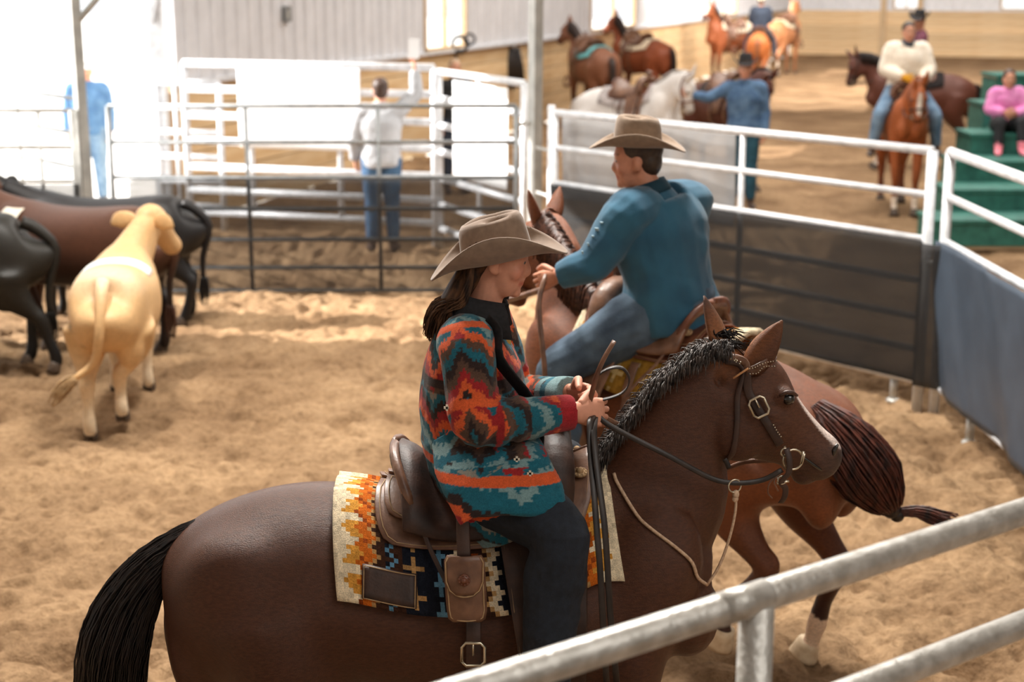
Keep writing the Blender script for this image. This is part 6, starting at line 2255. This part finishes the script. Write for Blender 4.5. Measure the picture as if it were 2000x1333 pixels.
# dark horse looking out from behind the man in chambray
loc, rz = (2.98, 20.9, 0), math.radians(-62)
_, _, bp_ = build_horse('dark bay horse looking past the man in chambray', loc, rz, L(92, 52, 42), L(44, 28, 24), (L(26, 20, 20), L(48, 38, 36)), pose=Pose(-0.50, -0.1, -0.35, -0.25), voxel=0.022, blaze=((0.735, 0, 1.76), (0.745, 0, 1.74), 0.03), legs_dark=(0.3, 0.8))
tack_for('', loc, rz, 0, 0, L(70, 62, 60), 'dark saddle pad on the dark bay horse', 'dark saddle on the dark bay horse')
far_bridle('bridle on the dark bay horse looking past the man in chambray', bp_, loc, rz, M_LEATHER)

# two tied horses by the left wall
loc, rz = (1.45, 29.6, 0), math.radians(110)
build_horse('brown horse with a turquoise pad tied at the left wall', loc, rz, L(128, 84, 62), L(60, 40, 32), (L(40, 30, 28), L(70, 56, 50)), pose=Pose(-0.05, 0.25, 0, 0.2), voxel=0.026, scale=1.08)
tack_for('', loc, rz, 0, 0, L(116, 186, 190), 'turquoise saddle pad on the tied brown horse', 'dark saddle on the horse with the turquoise pad', x0=-0.6, sc=1.08)
loc, rz = (2.62, 33.0, 0), math.radians(128)
build_horse('chestnut horse with a cream pad tied beside the turquoise one', loc, rz, L(134, 70, 42), L(52, 32, 26), (L(34, 24, 22), L(60, 46, 40)), pose=Pose(0.10, 0.1, 0, 0.1), voxel=0.026, scale=1.07)
tack_for('', loc, rz, 0, 0, L(226, 210, 184), 'cream saddle pad on the tied chestnut horse', 'dark saddle on the tied chestnut horse', x0=-0.56, sc=1.07)
# saddled bay by the middle window
loc, rz = (5.75, 41.4, 0), math.radians(205)
build_horse('saddled red bay horse standing by the wall under the middle window', loc, rz, L(144, 80, 48), L(60, 36, 28), (L(50, 32, 26), L(84, 56, 44)), pose=Pose(0.12, 0.15, 0, 0.3), voxel=0.026, blaze=((0.74, 0, 1.76), (0.88, 0, 1.60), 0.04), scale=1.12)
tack_for('', loc, rz, 0, 0, L(206, 192, 170), 'pale saddle pad on the red bay by the wall', 'dark saddle on the red bay by the wall', sc=1.12)
# rider going away
loc, rz = (6.42, 40.5, 0), math.radians(78)
build_horse('orange chestnut horse seen from behind under the rider in navy', loc, rz, L(172, 98, 50), L(110, 62, 36), (L(120, 70, 40), L(150, 92, 54)), voxel=0.026)
tack_for('', loc, rz, 0, 0, L(60, 52, 50), 'dark saddle pad under the rider in navy', 'dark saddle under the rider in navy')
person('rider in a navy jacket and straw hat seen from behind at the far wall', RIDE, loc, rz, M_NAVY, M_NAVY, bulk=1.1, voxel=0.016, hair=BRH, hat_m=M_STRAW, s_extra=0.03)
loc, rz = (8.0, 45.6, 0), math.radians(58)
build_horse('pale chestnut horse with a cream pad beyond the rider in navy', loc, rz, L(184, 124, 84), L(150, 96, 62), (L(190, 150, 110), L(214, 178, 138)), pose=Pose(0.25, 0, 0.1, 0), voxel=0.026, socks=(('L', 'h', 0.4), ('R', 'h', 0.4)), scale=1.1)
tack_for('', loc, rz, 0, 0, L(230, 214, 184), 'cream saddle pad on the pale chestnut horse', 'dark saddle on the pale chestnut horse', x0=-0.6, sc=1.1)

# ---------------------------------------------------------------- small things on the walls
p0 = W0 + UX * wt(1003)
hp_ = empty('rope_bundle', (p0[0] + 0.02, p0[1] - 0.1, 0))
tag(hp_, 'dark bundle of rope hanging on the pine wall left of the tied horses', 'rope')
cv = [[(x * 0.4, -0.06 + 0.02 * x, 1.55), (x * 0.9, -0.08, 1.2), (x * 1.2, -0.08, 0.75 + 0.1 * random.random())] for x in np.linspace(-0.16, 0.16, 18)]
V, F = strands(cv, 0.03, 0.012, n=6)
obj('rope_strands', mesh_from(V, F), MATS['black tail hair'], hp_)
part('wall_hook', loft([(0, 0.06, 1.6), (0, -0.08, 1.58), (0, -0.09, 1.5)], 0.015, n=6), M_DARKPIPE, hp_)
p0 = W0 + UX * wt(893)
lp_ = empty('halter', (p0[0] + 0.05, p0[1] - 0.05, 0))
tag(lp_, 'dark halter hanging under the first window on the left wall', 'halter')
part('halter_loop', [ring((0, -0.10, 1.72), 0.13, 0.03, (0.3, -1, 0)), ring((0.16, -0.10, 1.80), 0.09, 0.022, (0.3, -1, 0))], MATS['black cloth'], lp_)
part('lead_rope', loft([(-0.08, -0.10, 1.62), (-0.05, -0.10, 1.4), (-0.07, -0.10, 1.15)], 0.022, n=6), MATS['black cloth'], lp_)
for k, (u_, v_) in enumerate(((565, 18),)):
    t = wt(u_)
    p0 = W0 + UX * t
    q = empty('wall_outlet', (p0[0], p0[1], 0))
    tag(q, 'small grey box fixed high on the ribbed wall', 'electrical box')
    part('outlet_body', box((0, -0.05, 2.35), (0.12, 0.08, 0.2), rotm('Z', math.atan2(UX[1], UX[0]))), M_DARKPIPE, q, smooth=False)
    part('outlet_cover', box((0.02, -0.09, 2.35), (0.07, 0.02, 0.12), rotm('Z', math.atan2(UX[1], UX[0]))), M_COLUMN, q, smooth=False)
